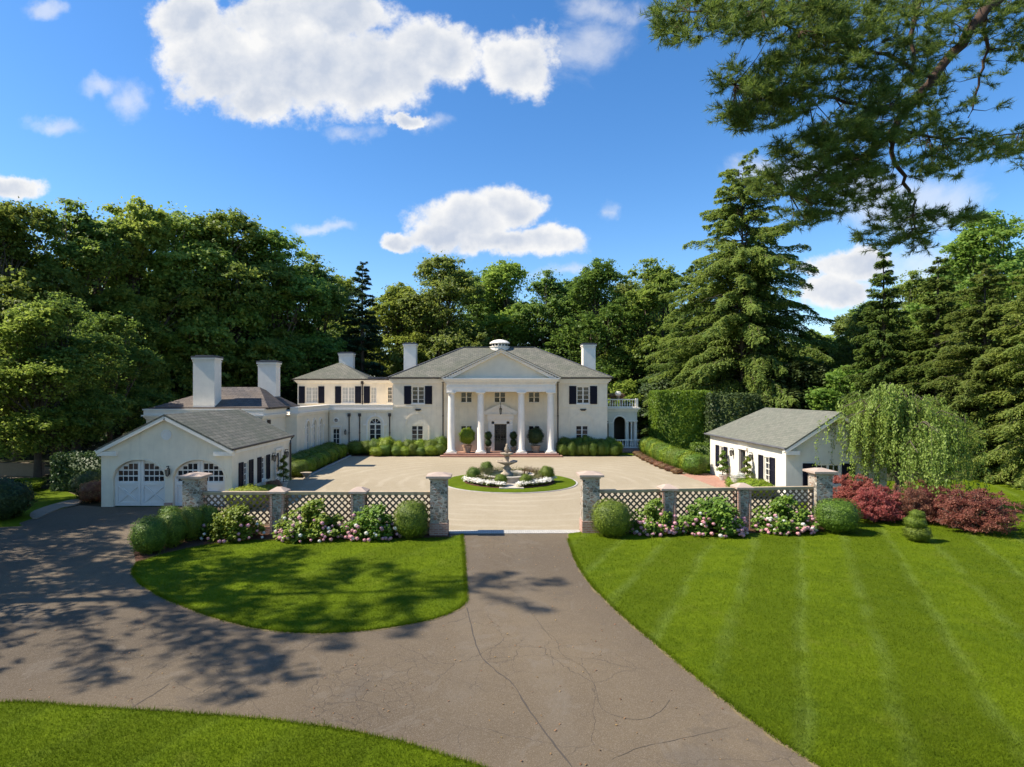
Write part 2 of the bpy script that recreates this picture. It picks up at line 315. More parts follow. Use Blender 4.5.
# ------------------------------------------------------------------ mesh helpers
ORG = {}
def tag(o, label=None, cat=None, group=None, kind=None):
    if label: o['label'] = label
    if cat: o['category'] = cat
    if group: o['group'] = group
    if kind: o['kind'] = kind
    return o
def thing(name, label, cat, loc=(0, 0, 0), group=None):
    o = bpy.data.objects.new(name, None); COL.objects.link(o); o.location = loc; o.empty_display_size = .3
    ORG[o.name] = Vector(loc); return tag(o, label, cat, group)
def mkmesh(name, V, F, mat, smooth=False, uv=True):
    me = bpy.data.meshes.new(name); me.from_pydata([tuple(v) for v in V], [], F); me.update()
    if uv:
        ul = me.uv_layers.new(name='UVMap')
        for p in me.polygons:
            nn = p.normal; h = Vector((0, 0, 1)).cross(nn)
            h = Vector((1, 0, 0)) if h.length < .05 else h.normalized()
            s = nn.cross(h).normalized()
            for li in p.loop_indices:
                c = me.vertices[me.loops[li].vertex_index].co; ul.data[li].uv = (c.dot(h), c.dot(s))
    if smooth: me.polygons.foreach_set('use_smooth', [True] * len(me.polygons))
    me.materials.append(mat if not isinstance(mat, str) else MATS[mat]); return me
def link(name, me, parent=None, loc=(0, 0, 0)):
    o = bpy.data.objects.new(name, me); COL.objects.link(o); o.location = loc
    if parent is not None:
        o.parent = parent; ORG[o.name] = ORG.get(parent.name, Vector((0, 0, 0)))
    return o
class MB:
    def __init__(s): s.V = []; s.F = []
    def add(s, V, F):
        b = len(s.V); s.V += [tuple(v) for v in V]; s.F += [tuple(b + i for i in f) for f in F]; return s
    def box(s, x0, x1, y0, y1, z0, z1):
        x0, x1 = sorted((x0, x1)); y0, y1 = sorted((y0, y1)); z0, z1 = sorted((z0, z1))
        return s.add([(x0, y0, z0), (x1, y0, z0), (x1, y1, z0), (x0, y1, z0), (x0, y0, z1), (x1, y0, z1), (x1, y1, z1), (x0, y1, z1)],
                     [(0, 3, 2, 1), (4, 5, 6, 7), (0, 1, 5, 4), (1, 2, 6, 5), (2, 3, 7, 6), (3, 0, 4, 7)])
    def obox(s, c, half, ax):           # oriented box: centre, half sizes, three axes
        c = Vector(c); V = []
        for k in ((-1, -1, -1), (1, -1, -1), (1, 1, -1), (-1, 1, -1), (-1, -1, 1), (1, -1, 1), (1, 1, 1), (-1, 1, 1)):
            V.append(c + sum((Vector(ax[i]) * half[i] * k[i] for i in range(3)), Vector()))
        return s.add(V, [(0, 3, 2, 1), (4, 5, 6, 7), (0, 1, 5, 4), (1, 2, 6, 5), (2, 3, 7, 6), (3, 0, 4, 7)])
    def bar(s, a, b, w, t, up=(0, 0, 1)):
        a = Vector(a); b = Vector(b); d = b - a; L = d.length; d.normalize(); n = d.cross(Vector(up)).normalized(); m = n.cross(d)
        return s.obox((a + b) / 2, (L / 2, w / 2, t / 2), (d, n, m))
    def prism(s, pts, z0, z1):
        n = len(pts)
        return s.add([(x, y, z0) for x, y in pts] + [(x, y, z1) for x, y in pts], [tuple(range(n))[::-1], tuple(range(n, 2 * n))] + [(i, (i + 1) % n, n + (i + 1) % n, n + i) for i in range(n)])
    def slab(s, pts, t):                # polygon of 3-D points thickened downwards
        n = len(pts); pts = [Vector(p) for p in pts]
        return s.add(pts + [p - Vector((0, 0, t)) for p in pts], [tuple(range(n)), tuple(range(n, 2 * n))[::-1]] + [(i, n + i, n + (i + 1) % n, (i + 1) % n) for i in range(n)])
    def lathe(s, prof, c=(0, 0, 0), n=16, sq=False):
        V = []; F = []; c = Vector(c)
        for r, z in prof:
            for i in range(n):
                a = 2 * math.pi * (i + .5) / n; V.append(c + Vector((r * math.cos(a), r * math.sin(a), z)))
        for j in range(len(prof) - 1):
            for i in range(n): F.append((j * n + i, j * n + (i + 1) % n, (j + 1) * n + (i + 1) % n, (j + 1) * n + i))
        F.append(tuple(range(n))[::-1]); F.append(tuple(range((len(prof) - 1) * n, len(prof) * n)))
        return s.add(V, F)
    def tube(s, pts, rad, n=6):
        pts = [Vector(p) for p in pts]; V = []; F = []
        for i, p in enumerate(pts):
            d = (pts[min(i + 1, len(pts) - 1)] - pts[max(i - 1, 0)]).normalized()
            a = d.cross(Vector((0, 0, 1)) if abs(d.z) < .9 else Vector((1, 0, 0))).normalized(); b = d.cross(a)
            r = rad[i] if hasattr(rad, '__len__') else rad
            for k in range(n):
                t = 2 * math.pi * k / n; V.append(p + a * (r * math.cos(t)) + b * (r * math.sin(t)))
        for i in range(len(pts) - 1):
            for k in range(n): F.append((i * n + k, i * n + (k + 1) % n, (i + 1) * n + (k + 1) % n, (i + 1) * n + k))
        F.append(tuple(range(n))[::-1]); F.append(tuple(range((len(pts) - 1) * n, len(pts) * n)))
        return s.add(V, F)
    def build(s, name, mat, parent=None, smooth=False, loc=None, **kw):
        o = ORG.get(parent.name, Vector()) if parent is not None else Vector(loc or (0, 0, 0))
        me = mkmesh(name, [Vector(v) - o for v in s.V], s.F, mat, smooth)
        ob = link(name, me, parent, loc or (0, 0, 0)); 
        if parent is None: ORG[ob.name] = o
        if kw: tag(ob, **kw)
        return ob
class Face:
    """a wall plane: u runs along the wall, v up, w outwards"""
    def __init__(s, axis, const, sign): s.a = axis; s.c = const; s.s = sign
    def pt(s, u, v, w):
        k = s.c + s.s * w
        return (u, k, v) if s.a == 'y' else (k, u, v)
    def box(s, mb, u0, u1, v0, v1, w0, w1):
        a = s.pt(u0, v0, w0); b = s.pt(u1, v1, w1); return mb.box(a[0], b[0], a[1], b[1], a[2], b[2])
    def bar(s, mb, a, b, w, t):
        return mb.bar(s.pt(*a), s.pt(*b), w, t, up=(0, 1, 0) if s.a == 'y' else (1, 0, 0))
    def poly(s, mb, pts, w0, w1):       # polygon in u,v extruded from w0 to w1
        n = len(pts); V = [s.pt(u, v, w1) for u, v in pts] + [s.pt(u, v, w0) for u, v in pts]
        return mb.add(V, [tuple(range(n)), tuple(range(n, 2 * n))[::-1]] + [(i, n + i, n + (i + 1) % n, (i + 1) % n) for i in range(n)])
    def ring(s, mb, cu, cv, r0, r1, w0, w1, a0=0, a1=180, n=16, ry=1.0):
        for i in range(n):
            t0 = R(a0 + (a1 - a0) * i / n); t1 = R(a0 + (a1 - a0) * (i + 1) / n)
            s.poly(mb, [(cu + r0 * math.cos(t0), cv + ry * r0 * math.sin(t0)), (cu + r1 * math.cos(t0), cv + ry * r1 * math.sin(t0)), (cu + r1 * math.cos(t1), cv + ry * r1 * math.sin(t1)), (cu + r0 * math.cos(t1), cv + ry * r0 * math.sin(t1))], w0, w1)
DEP = .22
def wall_face(mb, f, u0, u1, v0, v1, holes, dep=DEP):
    """skin of a wall (thickness dep, from w=-dep to w=0) with rectangular holes; holes may carry an arch (rise, n) at the top"""
    us = sorted({u0, u1, *[h[0] for h in holes], *[h[1] for h in holes]}); vsx = sorted({v0, v1, *[h[2] for h in holes], *[h[3] for h in holes]})
    for i in range(len(us) - 1):
        j = 0
        while j < len(vsx) - 1:
            cu = (us[i] + us[i + 1]) / 2
            def hole(jj): return any(h[0] < cu < h[1] and h[2] < (vsx[jj] + vsx[jj + 1]) / 2 < h[3] for h in holes)
            if hole(j): j += 1; continue
            k = j
            while k + 1 < len(vsx) - 1 and not hole(k + 1): k += 1
            f.box(mb, us[i], us[i + 1], vsx[j], vsx[k + 1], -dep, 0); j = k + 1
    for h in holes:
        if len(h) > 4:
            a0, a1, _, vt, rise = h[:5]; cu = (a0 + a1) / 2; hw = (a1 - a0) / 2; N = 10
            for sgn in (-1, 1):
                for q in range(N):
                    t0 = q / N; t1 = (q + 1) / N
                    y0 = vt - rise + rise * math.sqrt(max(0, 1 - t0 * t0)); y1 = vt - rise + rise * math.sqrt(max(0, 1 - t1 * t1))
                    pts = [(cu + sgn * hw * t0, y0), (cu + sgn * hw * t1, y1), (cu + sgn * hw * t1, vt), (cu + sgn * hw * t0, vt)]
                    if q == 0: pts = pts[0:3] if y0 >= vt - 1e-6 else pts
                    f.poly(mb, pts, -dep, -.001)
def window(root, f, u0, u1, v0, v1, cols=2, rows=3, pairs=2, shut=None, glass='glass', sill=True, w=-.10, frame='white_trim', arch=0):
    """casement window: frame with muntins > pane, sill; optional shutters beside it"""
    mb = MB(); fw = .07
    for a, b, c, d in ((u0, u0 + fw, v0, v1), (u1 - fw, u1, v0, v1), (u0 + fw, u1 - fw, v0, v0 + fw), (u0 + fw, u1 - fw, v1 - fw, v1)): f.box(mb, a, b, c, d, w - .06, w + .04)
    step = (u1 - u0) / pairs
    for k in range(1, pairs): f.box(mb, u0 + k * step - .055, u0 + k * step + .055, v0 + fw, v1 - fw, w - .055, w + .035)
    for k in range(pairs):
        a = u0 + k * step + .06; b = a + step - .12
        for c in range(1, cols): x = a + (b - a) * c / cols; f.box(mb, x - .016, x + .016, v0 + fw, v1 - fw, w - .04, w + .01)
    for r in range(1, rows): y = v0 + (v1 - v0) * r / rows; f.box(mb, u0 + fw, u1 - fw, y - .02, y + .02, w - .045, w + .015)
    fr = mb.build('window', frame, root)
    g = MB(); f.box(g, u0 + .01, u1 - .01, v0 + .01, v1 - .01, w - .052, w - .03); g.build('pane', glass, fr)
    if sill: sm = MB(); f.box(sm, u0 - .08, u1 + .08, v0 - .11, v0 - .002, -.05, .08); sm.build('sill', 'white_trim', fr)
    if shut:
        for (a, b) in shut: shutter(root, f, a, b, v0 - .05, v1 + .05)
    return fr
def shutter(root, f, a, b, v0, v1):
    sb = MB(); f.box(sb, a, a + .06, v0, v1, .01, .06); f.box(sb, b - .06, b, v0, v1, .01, .06)
    for y in (v0, (v0 + v1) / 2 - .03, v1 - .07): f.box(sb, a + .06, b - .06, y, y + .07, .01, .057)
    n = max(6, int((v1 - v0) / .09))
    for k in range(n):
        y = v0 + (v1 - v0) * (k + .5) / n; f.box(sb, a + .06, b - .06, y - .03, y + .02, .012, .038)
    f.box(sb, a + .01, b - .01, v0 + .01, v1 - .01, .004, .014)
    return sb.build('shutter', 'navy_shutter', root)
def smooth_poly(pts, sub=6, jit=0.0, closed=True):
    n = len(pts); out = []
    for i in range(n if closed else n - 1):
        g = lambda k: np.array(pts[k % n] if closed else pts[min(max(k, 0), n - 1)], float)
        p0, p1, p2, p3 = g(i - 1), g(i), g(i + 1), g(i + 2)
        for t in np.arange(sub) / sub:
            q = .5 * ((2 * p1) + (-p0 + p2) * t + (2 * p0 - 5 * p1 + 4 * p2 - p3) * t * t + (-p0 + 3 * p1 - 3 * p2 + p3) * t ** 3)
            out.append((q[0] + random.uniform(-jit, jit), q[1] + random.uniform(-jit, jit)))
    if not closed: out.append(tuple(pts[-1]))
    return out
ORDN = ['first', 'second', 'third', 'fourth', 'fifth', 'sixth', 'seventh', 'eighth', 'ninth', 'tenth', 'eleventh', 'twelfth', 'thirteenth', 'fourteenth', 'fifteenth', 'sixteenth']
# ------------------------------------------------------------------ ground
n = NT('dry_soil'); n.col(n.mix(n.noise(11, 5, .7), (.13, .095, .05), (.24, .19, .10))); n.rough(.95, .1); n.bump(n.noise(40, 4, .7), .7, .02)
def sheet(name, pts, z0, z1, mat, **kw):
    m = MB(); m.prism(pts, z0, z1); return m.build(name, mat, kind='structure', **kw)
m = MB(); m.box(-900, 900, -400, 1600, -.5, 0); m.build('ground', 'forest_floor', kind='structure')
# asphalt drive: one sheet from the bottom of the picture to the garage and the gate
drive_r = [P(568, 534), P(571, 548), P(584, 575), P(609, 603), P(640, 631), P(690, 672), P(740, 712), P(820, 767), (6.6, 6.5), (9.5, 3.0)]
drive = [P(455, 533.2)] + [P(568, 533.2)] + smooth_poly(drive_r, 4, closed=False) + [(16, -8), (-60, -8), (-60, 12), (-45, 20), (-30, 24.0), (-23.5, 26.2), P(20, 522), P(50, 512), P(80, 505.5), P(98, 506.8), (-19.7, 30.78), (-13.0, 30.78), (-12.6, 25.6), (-1.9, 25.35)]
sheet('driveway', drive, -.2, .008, 'asphalt')
# gravel court
court = [(-12.4, 25.25), (-1.6, 25.25), (4.0, 25.35), (14.6, 26.6), (15.6, 28), (15.9, 38), P(705, 473), P(690, 468), P(655, 459), P(643, 456.2), (12.2, 55.3), (-12.6, 55.3), P(345, 457.5), (-13.0, 41.4), (-12.95, 25.6)]
sheet('gravel_court', court, -.2, .016, 'gravel')
sheet('brick_apron', [(14.3, 36.2), (16.2, 36.2), (16.2, 43.2), (13.9, 43.4), (14.2, 40)], -.2, .024, 'brick_paving')
sheet('cobble_strip', [(-1.55, 24.95), (4.02, 25.02), (4.02, 25.62), (-1.55, 25.55)], -.2, .022, 'cobble')
# lawns
LAWN_Z = .035
left_lawn = [P(462, 535)] + smooth_poly([P(464, 560), P(466, 592), P(463, 605), P(440, 617), P(400, 626), P(350, 632), P(300, 633), P(250, 627), P(200, 613), P(160, 596), P(140, 583), P(133, 572), P(138, 563)], 6, .012, False) + [P(160, 556.5), P(188, 549.5), P(215, 544.5), P(250, 541.5), P(300, 541), P(400, 540.5), P(446, 538.5)]
right_lawn = [(60, 5), (60, 41)] + [(38, 41), (22.3, 39), (22.3, 31.8), (16.0, 31.8), (15.8, 27.4), P(850, 524), P(832, 532.5), P(780, 533.5), P(700, 534.5), P(600, 534), P(590, 531.5), P(570, 534)]
right_lawn = right_lawn[:] + smooth_poly(drive_r, 8, .012, closed=False)[1:] + [(12, 0)]
bottom_lawn = smooth_poly([(-60, 8.2), (-40, 9.3), (-20, 10.6), (-13, 11.0), P(0, 704), P(60, 707), P(130, 711), P(200, 716), P(260, 721), P(320, 728), P(370, 737), P(410, 747), P(450, 759), P(485, 771), (.4, 8.6), (1.6, 7.2), (2.6, 4.5)], 6, .012, False) + [(3, -6), (-60, -6)]
side_lawn = smooth_poly([(-60, 22), (-40, 24), (-30, 25.2), P(0, 527.5), P(20, 523), P(48, 513), P(74, 505)], 4, .01, False) + [P(84, 499), P(62, 490), P(30, 489), (-36, 34), (-60, 33)]
garden_lawn = [P(640, 455.5), P(648, 455.5), (16.2, 56.8), (15.6, 60), (12.2, 60), (12.2, 57.1), (11.8, 55.4)]
back_lawn = [(14.8, 43.2), (16.1, 43.5), (22, 43.5), (22, 56), (16.8, 56)]
bed_lawn = [(12.4, 27.6), (15.85, 27.9), (15.85, 36), (14.6, 36)]
LAWNS = [left_lawn, right_lawn, bottom_lawn, side_lawn]
def grow(pl, d, jit):
    out = []; n = len(pl); ar = sum(pl[i][0] * pl[(i + 1) % n][1] - pl[(i + 1) % n][0] * pl[i][1] for i in range(n)); sg = 1 if ar > 0 else -1
    for i in range(n):
        a, b, c = pl[i - 1], pl[i], pl[(i + 1) % n]; k = max(1, int(min(25, math.dist(b, c) / .22))) if math.dist(b, c) < 12 else 1
        for q in range(k):
            t = q / k; x = b[0] + (c[0] - b[0]) * t; y = b[1] + (c[1] - b[1]) * t; L = math.dist(b, c) + 1e-9; nx, ny = (c[1] - b[1]) / L * sg, -(c[0] - b[0]) / L * sg
            w = d + random.uniform(-jit, jit); out.append((x + nx * w, y + ny * w))
    return out
for pl in LAWNS + [garden_lawn, back_lawn]: sheet('lawn', pl, -.2, LAWN_Z, 'lawn')
for pl in LAWNS: sheet('soil_edge', grow(pl, .075, .045), -.2, .0145, 'dry_soil')
sheet('side_path', smooth_poly([P(36, 519), P(60, 509), P(79, 504.5), P(80, 499.5), P(60, 503), P(38, 510), P(30, 515)], 4, .02), -.2, .05, 'lane')
sheet('woodland_lane', [(-60, 40), (-36, 40), (-31, 41), (-31.5, 47), (-60, 48)], -.2, .02, 'lane')
# mulch beds under the fence shrubs, beside the hedges and by the garage
sheet('mulch_bed', [P(188, 549.2), P(160, 556.2), P(136, 563.5), (-13.0, 22.2), (-13.0, 25.3), (-1.5, 25.3), (-1.45, 24.5), P(446, 538.8), P(400, 540.8), P(300, 541.3), P(250, 541.8), P(215, 544.8)], -.2, .028, 'mulch')
sheet('mulch_bed', [P(590, 531.3), P(600, 534.3), P(700, 534.8), P(780, 533.8), P(832, 532.8), P(852, 524.3), (15.6, 26.9), (4.0, 25.6)], -.2, .030, 'mulch')
sheet('mulch_bed', [(-16.0, 41.9), (-12.5, 41.4), (-12.35, 48), (-12.4, 56.9), (-15.0, 56.9)], -.2, .030, 'mulch')
sheet('mulch_bed', [(-12.3, 54.9), (-3.6, 54.9), (-3.6, 57), (-12.3, 57)], -.2, .031, 'mulch')
sheet('mulch_bed', [(6.9, 54.9), (12.0, 54.9), (12.1, 57), (6.9, 57)], -.2, .031, 'mulch')
sheet('mulch_bed', [P(646, 456), P(658, 459.3), P(692, 468.3), P(704, 472.6), (15.5, 43.5), (16.3, 50), (16.4, 57.5), (15.0, 57.5)], -.2, .032, 'mulch')
m = MB()
for k in range(15):       # kerb along the hedge, left side of the court
    y = 41.6 + k * .9; m.box(-12.42, -12.27, y, y + .88, -.1, .11)
m.build('kerb', 'kerb_stone', kind='structure')
# the drive's long seam and cracks, filled with tar
def ribbon(name, pts, w):
    pts = smooth_poly([P(*p) for p in pts], 5, .012, False); m = MB(); L = []; Rr = []
    for i, p in enumerate(pts):
        a = pts[max(i - 1, 0)]; b = pts[min(i + 1, len(pts) - 1)]; d = Vector((b[0] - a[0], b[1] - a[1])).normalized(); ww = w * random.uniform(.4, 1.2)
        L.append((p[0] - d.y * ww, p[1] + d.x * ww)); Rr.append((p[0] + d.y * ww, p[1] - d.x * ww))
    for i in range(len(pts) - 1): m.add([(*L[i], .0125), (*Rr[i], .0125), (*Rr[i + 1], .0125), (*L[i + 1], .0125)], [(0, 1, 2, 3)])
    m.build(name, 'tar', kind='structure')
ribbon('driveway_seam', [(467, 608), (472, 630), (480, 655), (497, 672), (512, 684), (530, 712), (552, 742), (572, 768)], .016)
ribbon('driveway_crack', [(170, 684), (150, 697), (138, 704), (128, 711)], .010)
ribbon('driveway_crack', [(541, 628), (556, 640), (562, 655), (584, 668), (596, 690), (601, 708), (615, 716), (640, 720), (660, 712), (670, 700)], .0045)
ribbon('driveway_crack', [(612, 760), (640, 748), (668, 742), (700, 735), (730, 728)], .004)
ribbon('driveway_crack', [(497, 572), (503, 586), (520, 596), (531, 612), (552, 640)], .006)
# island in the court
IC = (1.60, 39.2)
def ngon(cx, cy, r, n=64, j=.0): return [(cx + (r + random.uniform(-j, j)) * math.cos(2 * math.pi * i / n), cy + (r + random.uniform(-j, j)) * math.sin(2 * math.pi * i / n)) for i in range(n)]
sheet('island_edging', ngon(*IC, 4.42), -.2, .05, 'kerb_stone')
isl = ngon(*IC, 4.3, 72, .02); sheet('island_lawn', isl, -.2, .075, 'lawn'); LAWNS.append(isl)
sheet('island_bed', ngon(*IC, 2.95), -.2, .105, 'mulch')
sheet('stone_path', [(IC[0] - .75, 36.1), (IC[0] + .75, 36.1), (IC[0] + .65, 38.2), (IC[0] - .65, 38.2)], -.2, .13, 'pool_stone')

# ------------------------------------------------------------------ main house
def cornice(mb, f, u0, u1, z0, z1, proj, steps=3, w0=0.0):
    for k in range(steps):
        a = z0 + (z1 - z0) * k / steps; b = z0 + (z1 - z0) * (k + 1) / steps
        f.box(mb, u0 - proj * (k + 1) / steps * .999, u1 + proj * (k + 1) / steps * .999, a, b, w0 - .3, w0 + proj * (k + 1) / steps)
def hip_roof(mb, x0, x1, y0, y1, z, rx0, rx1, ry, rz, t=.12):
    A = (x0, y0, z); B = (x1, y0, z); C = (x1, y1, z); D = (x0, y1, z); E = (rx0, ry, rz); F_ = (rx1, ry, rz)
    b = len(mb.V); mb.V += [A, B, C, D, E, F_] + [(p[0], p[1], p[2] - t) for p in (A, B, C, D)]
    mb.F += [tuple(b + i for i in f) for f in [(0, 1, 5, 4), (1, 2, 5), (2, 3, 4, 5), (3, 0, 4), (0, 6, 7, 1), (1, 7, 8, 2), (2, 8, 9, 3), (3, 9, 6, 0), (9, 8, 7, 6)]]
def chimney(root, x0, x1, y0, y1, z0, z1, mat='white_trim'):
    m = MB(); m.box(x0, x1, y0, y1, z0, z1 - .42); m.box(x0 - .04, x1 + .04, y0 - .04, y1 + .04, z1 - .42, z1 - .34)
    m.box(x0 + .0, x1 - .0, y0 + .0, y1 - .0, z1 - .34, z1 - .26); m.box(x0 - .09, x1 + .09, y0 - .09, y1 + .09, z1 - .26, z1 - .14)
    c = m.build('chimney', mat, root)
    m = MB(); m.box(x0 - .11, x1 + .11, y0 - .11, y1 + .11, z1 - .138, z1 - .02); m.box(x0 + .1, x1 - .1, y0 + .1, y1 - .1, z1 - .02, z1 + .05); m.build('chimney_cap', 'lead_cap', c)
    m = MB(); m.box(x0 - .04, x1 + .04, y0 - .04, y1 + .04, z0 - .1, z0 + .35); m.build('flashing', 'lead_cap', c)
    return c
def downpipe(root, f, u, z0, z1, w=.06):
    m = MB(); m.tube([f.pt(u, z0, w + .02), f.pt(u, z1 - .35, w + .02), f.pt(u, z1 - .15, w + .02)], .055, 8); f.box(m, u - .13, u + .13, z1 - .3, z1, .005, .2)
    for z in (z0 + .6, (z0 + z1) / 2): f.box(m, u - .08, u + .08, z, z + .06, .0, .13)
    return m.build('downpipe', 'bronze_pipe', root)
def lantern(root, f, u, z, hang=False, q=.68):
    m = MB()
    if hang: m.tube([(u, f.c - 1.0, z + .9), (u, f.c - 1.0, z + .32)], .015, 5); c = (u, f.c - 1.0, z)
    else:
        p = f.pt(u, z, .17); f.box(m, u - .06, u + .06, z - .12, z + .2, .003, .04); f.box(m, u - .02, u + .02, z + .3, z + .34, .04, .24); f.box(m, u - .02, u + .02, z + .1, z + .3, .04, .07); c = p
    m.lathe([(r * q, h * q) for r, h in [(.17, .20), (.16, .24), (.06, .30), (.02, .36)]], c, 6); m.lathe([(r * q, h * q) for r, h in [(.03, -.30), (.10, -.24), (.10, -.21)]], c, 6)
    for i in range(6):
        a = 2 * math.pi * (i + .5) / 6; v = Vector(c)
        m.bar(v + Vector((.15 * q * math.cos(a), .15 * q * math.sin(a), .21 * q)), v + Vector((.095 * q * math.cos(a), .095 * q * math.sin(a), -.23 * q)), .018, .018, up=(1, 0, .1))
    l = m.build('lantern', 'dark_metal', root)
    g = MB(); g.lathe([(.085 * q, -.2 * q), (.13 * q, .2 * q)], c, 6); g.build('lamp_glass', 'lamp_glass', l); return l

HX0, HX1, HY0, HY1, EZ = -8.74, 11.62, 57.0, 70.0, 7.15
CX = 1.46
house = thing('mansion', 'cream two storey mansion with white columned portico, slate hip roof and a left service wing', 'house', (CX, HY0, 0))
f = Face('y', HY0, -1)
PYW = HY0 + .0
holes = [(-7.0, -5.86, 1.0, 2.72), (8.62, 9.82, 1.0, 2.72), (-6.95, -5.75, 4.80, 6.42), (8.72, 9.92, 4.80, 6.42)]
PW = [(-2.32, -1.22), (.86, 1.98), (4.12, 5.22)]
holes += [(a, b, 4.88, 5.92) for a, b in PW] + [(-2.32, -1.22, 1.0, 2.72), (4.12, 5.22, 1.0, 2.72)] + [(.90, 2.04, .32, 2.85)]
m = MB(); wall_face(m, f, HX0, HX1, 0, EZ, holes); m.box(HX0, HX1, HY0 + DEP, HY1, 0, EZ)
m.build('wall', 'stucco', house)
# belt course, quiet piers, cornice
m = MB(); f.box(m, HX0 - .03, -3.75, 4.44, 4.56, .0, .05); f.box(m, 6.65, HX1 + .03, 4.44, 4.56, 0, .05); f.box(m, -3.0, 5.9, 4.44, 4.53, 0, .04)
m.build('belt_course', 'stucco', house)
m = MB(); fr = Face('x', HX1, 1); fl = Face('x', HX0, -1)
cornice(m, f, HX0, HX1, EZ - .42, EZ, .32)
for fc, sg in ((fr, 1), (fl, -1)):
    for k in range(3): fc.box(m, HY0 - .0, HY1, EZ - .42 + .14 * k, EZ - .42 + .14 * (k + 1), .0, .32 * (k + 1) / 3)
m.build('cornice', 'white_trim', house)
m = MB(); hip_roof(m, HX0 - .42, HX1 + .42, HY0 - .42, HY1 + .42, EZ + .14, -2.35 + .05, 5.2, 63.5, 10.62); m.build('roof', 'slate_roof', house)
m = MB(); m.box(HX0 - .5, -3.95, HY0 - .52, HY0 - .424, EZ + .03, EZ + .15); m.build('gutter', 'bronze_pipe', house)
m = MB(); m.box(6.9, HX1 + .5, HY0 - .52, HY0 - .424, EZ + .03, EZ + .15); m.build('gutter', 'bronze_pipe', house)
m = MB(); m.bar((-2.3, 63.5, 10.66), (5.2, 63.5, 10.66), .25, .06)
for a, b in (((-2.3, 63.5, 10.65), (HX0 - .4, HY0 - .4, EZ + .17)), ((5.2, 63.5, 10.65), (HX1 + .4, HY0 - .4, EZ + .17))): m.bar(a, b, .18, .05)
m.build('ridge_cap', 'lead_cap', house)
w_ = [(-7.0, -5.86, 1.0, 2.72, None), (8.62, 9.82, 1.0, 2.72, None), (-6.95, -5.75, 4.80, 6.42, [(-7.68, -7.0), (-5.70, -5.02)]), (8.72, 9.92, 4.80, 6.42, [(7.99, 8.67), (9.97, 10.65)])]
for a, b, c, d, sh in w_: window(house, f, a, b, c, d, 1, 4, 2, sh)
for a, b in PW: window(house, f, a, b, 4.88, 5.92, 1, 2, 2, None, sill=False)
for a, b in (PW[0], PW[2]): window(house, f, a, b, 1.0, 2.72, 1, 4, 2, None)
for cu in (-6.42, 9.22):
    m = MB()
    f.ring(m, cu, 2.75, 1.08, 1.20, 0, .035); f.box(m, cu - 1.2, cu - 1.08, .0, 2.75, 0, .035); f.box(m, cu + 1.08, cu + 1.2, .0, 2.75, 0, .035)
    m.build('blind_arch', 'stucco', house)
for cu in (-6.36, 9.32):
    m = MB(); f.box(m, cu - .28, cu + .28, 4.2, 4.30, .004, .14); f.box(m, cu - .2, cu + .2, 4.12, 4.2, .004, .10); m.build('spotlight', 'dark_metal', house)
downpipe(house, f, -3.98, .1, EZ - .05); downpipe(house, f, 6.92, .1, EZ - .05)
# front door
fd = MB(); D0, D1 = .90, 2.04
for a, b in ((D0, D0 + .08), (D1 - .08, D1), (1.43, 1.51)): f.box(fd, a, b, .33, 2.85, -.17, -.07)
f.box(fd, D0 + .08, D1 - .08, 2.77, 2.85, -.165, -.075); f.box(fd, D0 + .08, 1.43, .33, 1.05, -.165, -.08); f.box(fd, 1.51, D1 - .08, .33, 1.05, -.165, -.08)
for c0, c1 in ((D0 + .08, 1.43), (1.51, D1 - .08)):
    x = (c0 + c1) / 2; f.box(fd, x - .02, x + .02, 1.05, 2.77, -.15, -.085)
    for r in range(1, 4): y = 1.05 + 1.72 * r / 4; f.box(fd, c0, c1, y - .02, y + .02, -.148, -.087)
door = fd.build('front_door', 'door_dark', house)
g = MB(); f.box(g, D0 + .05, D1 - .05, 1.0, 2.8, -.14, -.115); g.build('pane', 'glass', door)
m = MB(); m.lathe([(.03, -.03), (.045, 0), (.03, .03)], (1.40, HY0 + .05, 1.35), 8); m.build('handle', 'lead_cap', door)
m = MB()
for a, b in ((.30, .62), (2.32, 2.64)):
    f.box(m, a, b, .30, 3.35, .0, .10); f.box(m, a - .05, b + .05, .30, .5, .0, .14); f.box(m, a - .05, b + .05, 3.25, 3.35, .0, .15)
f.box(m, .62, .88, .3, 3.1, .0, .05); f.box(m, 2.06, 2.32, .3, 3.1, .0, .05); f.box(m, .62, 2.32, 2.88, 3.35, .0, .05)
f.box(m, .2, 2.74, 3.351, 3.75, .0, .16); f.box(m, .0, 2.94, 3.751, 3.86, .0, .30)
f.poly(m, [(.0, 3.861), (2.94, 3.861), (1.47, 4.55)], .0, .18)
f.bar(m, (-.08, 3.90, .20), (1.47, 4.62, .20), .34, .10); f.bar(m, (1.47, 4.62, .20), (3.02, 3.90, .20), .34, .10)
m.build('door_surround', 'white_trim', house)
# portico: entablature, pediment, columns, brick floor
PX0, PX1, PY = CX - 4.98, CX + 4.98, 54.75
m = MB(); m.box(PX0 - .25, PX1 + .25, 54.35, 56.99, .15, .30); m.box(PX0 - .55, PX1 + .55, 54.02, 56.985, -.1, .149); m.build('porch_floor', 'brick_paving', house)
pt = MB(); pt.box(PX0, PX1, PY, PY + .55, 5.92, 6.35); pt.box(PX0, PX0 + .55, PY + .55, 56.99, 5.92, 6.35); pt.box(PX1 - .55, PX1, PY + .55, 56.99, 5.92, 6.35)
pt.box(PX0 - .04, PX1 + .04, PY - .04, 56.99, 6.351, 6.42); pt.box(PX0 + .02, PX1 - .02, PY + .02, 56.99, 6.42, 6.78)
for k in range(3): pt.box(PX0 - .12 - .11 * k, PX1 + .12 + .11 * k, PY - .12 - .11 * k, 56.6, 6.78 + .13 * k, 6.78 + .13 * (k + 1))
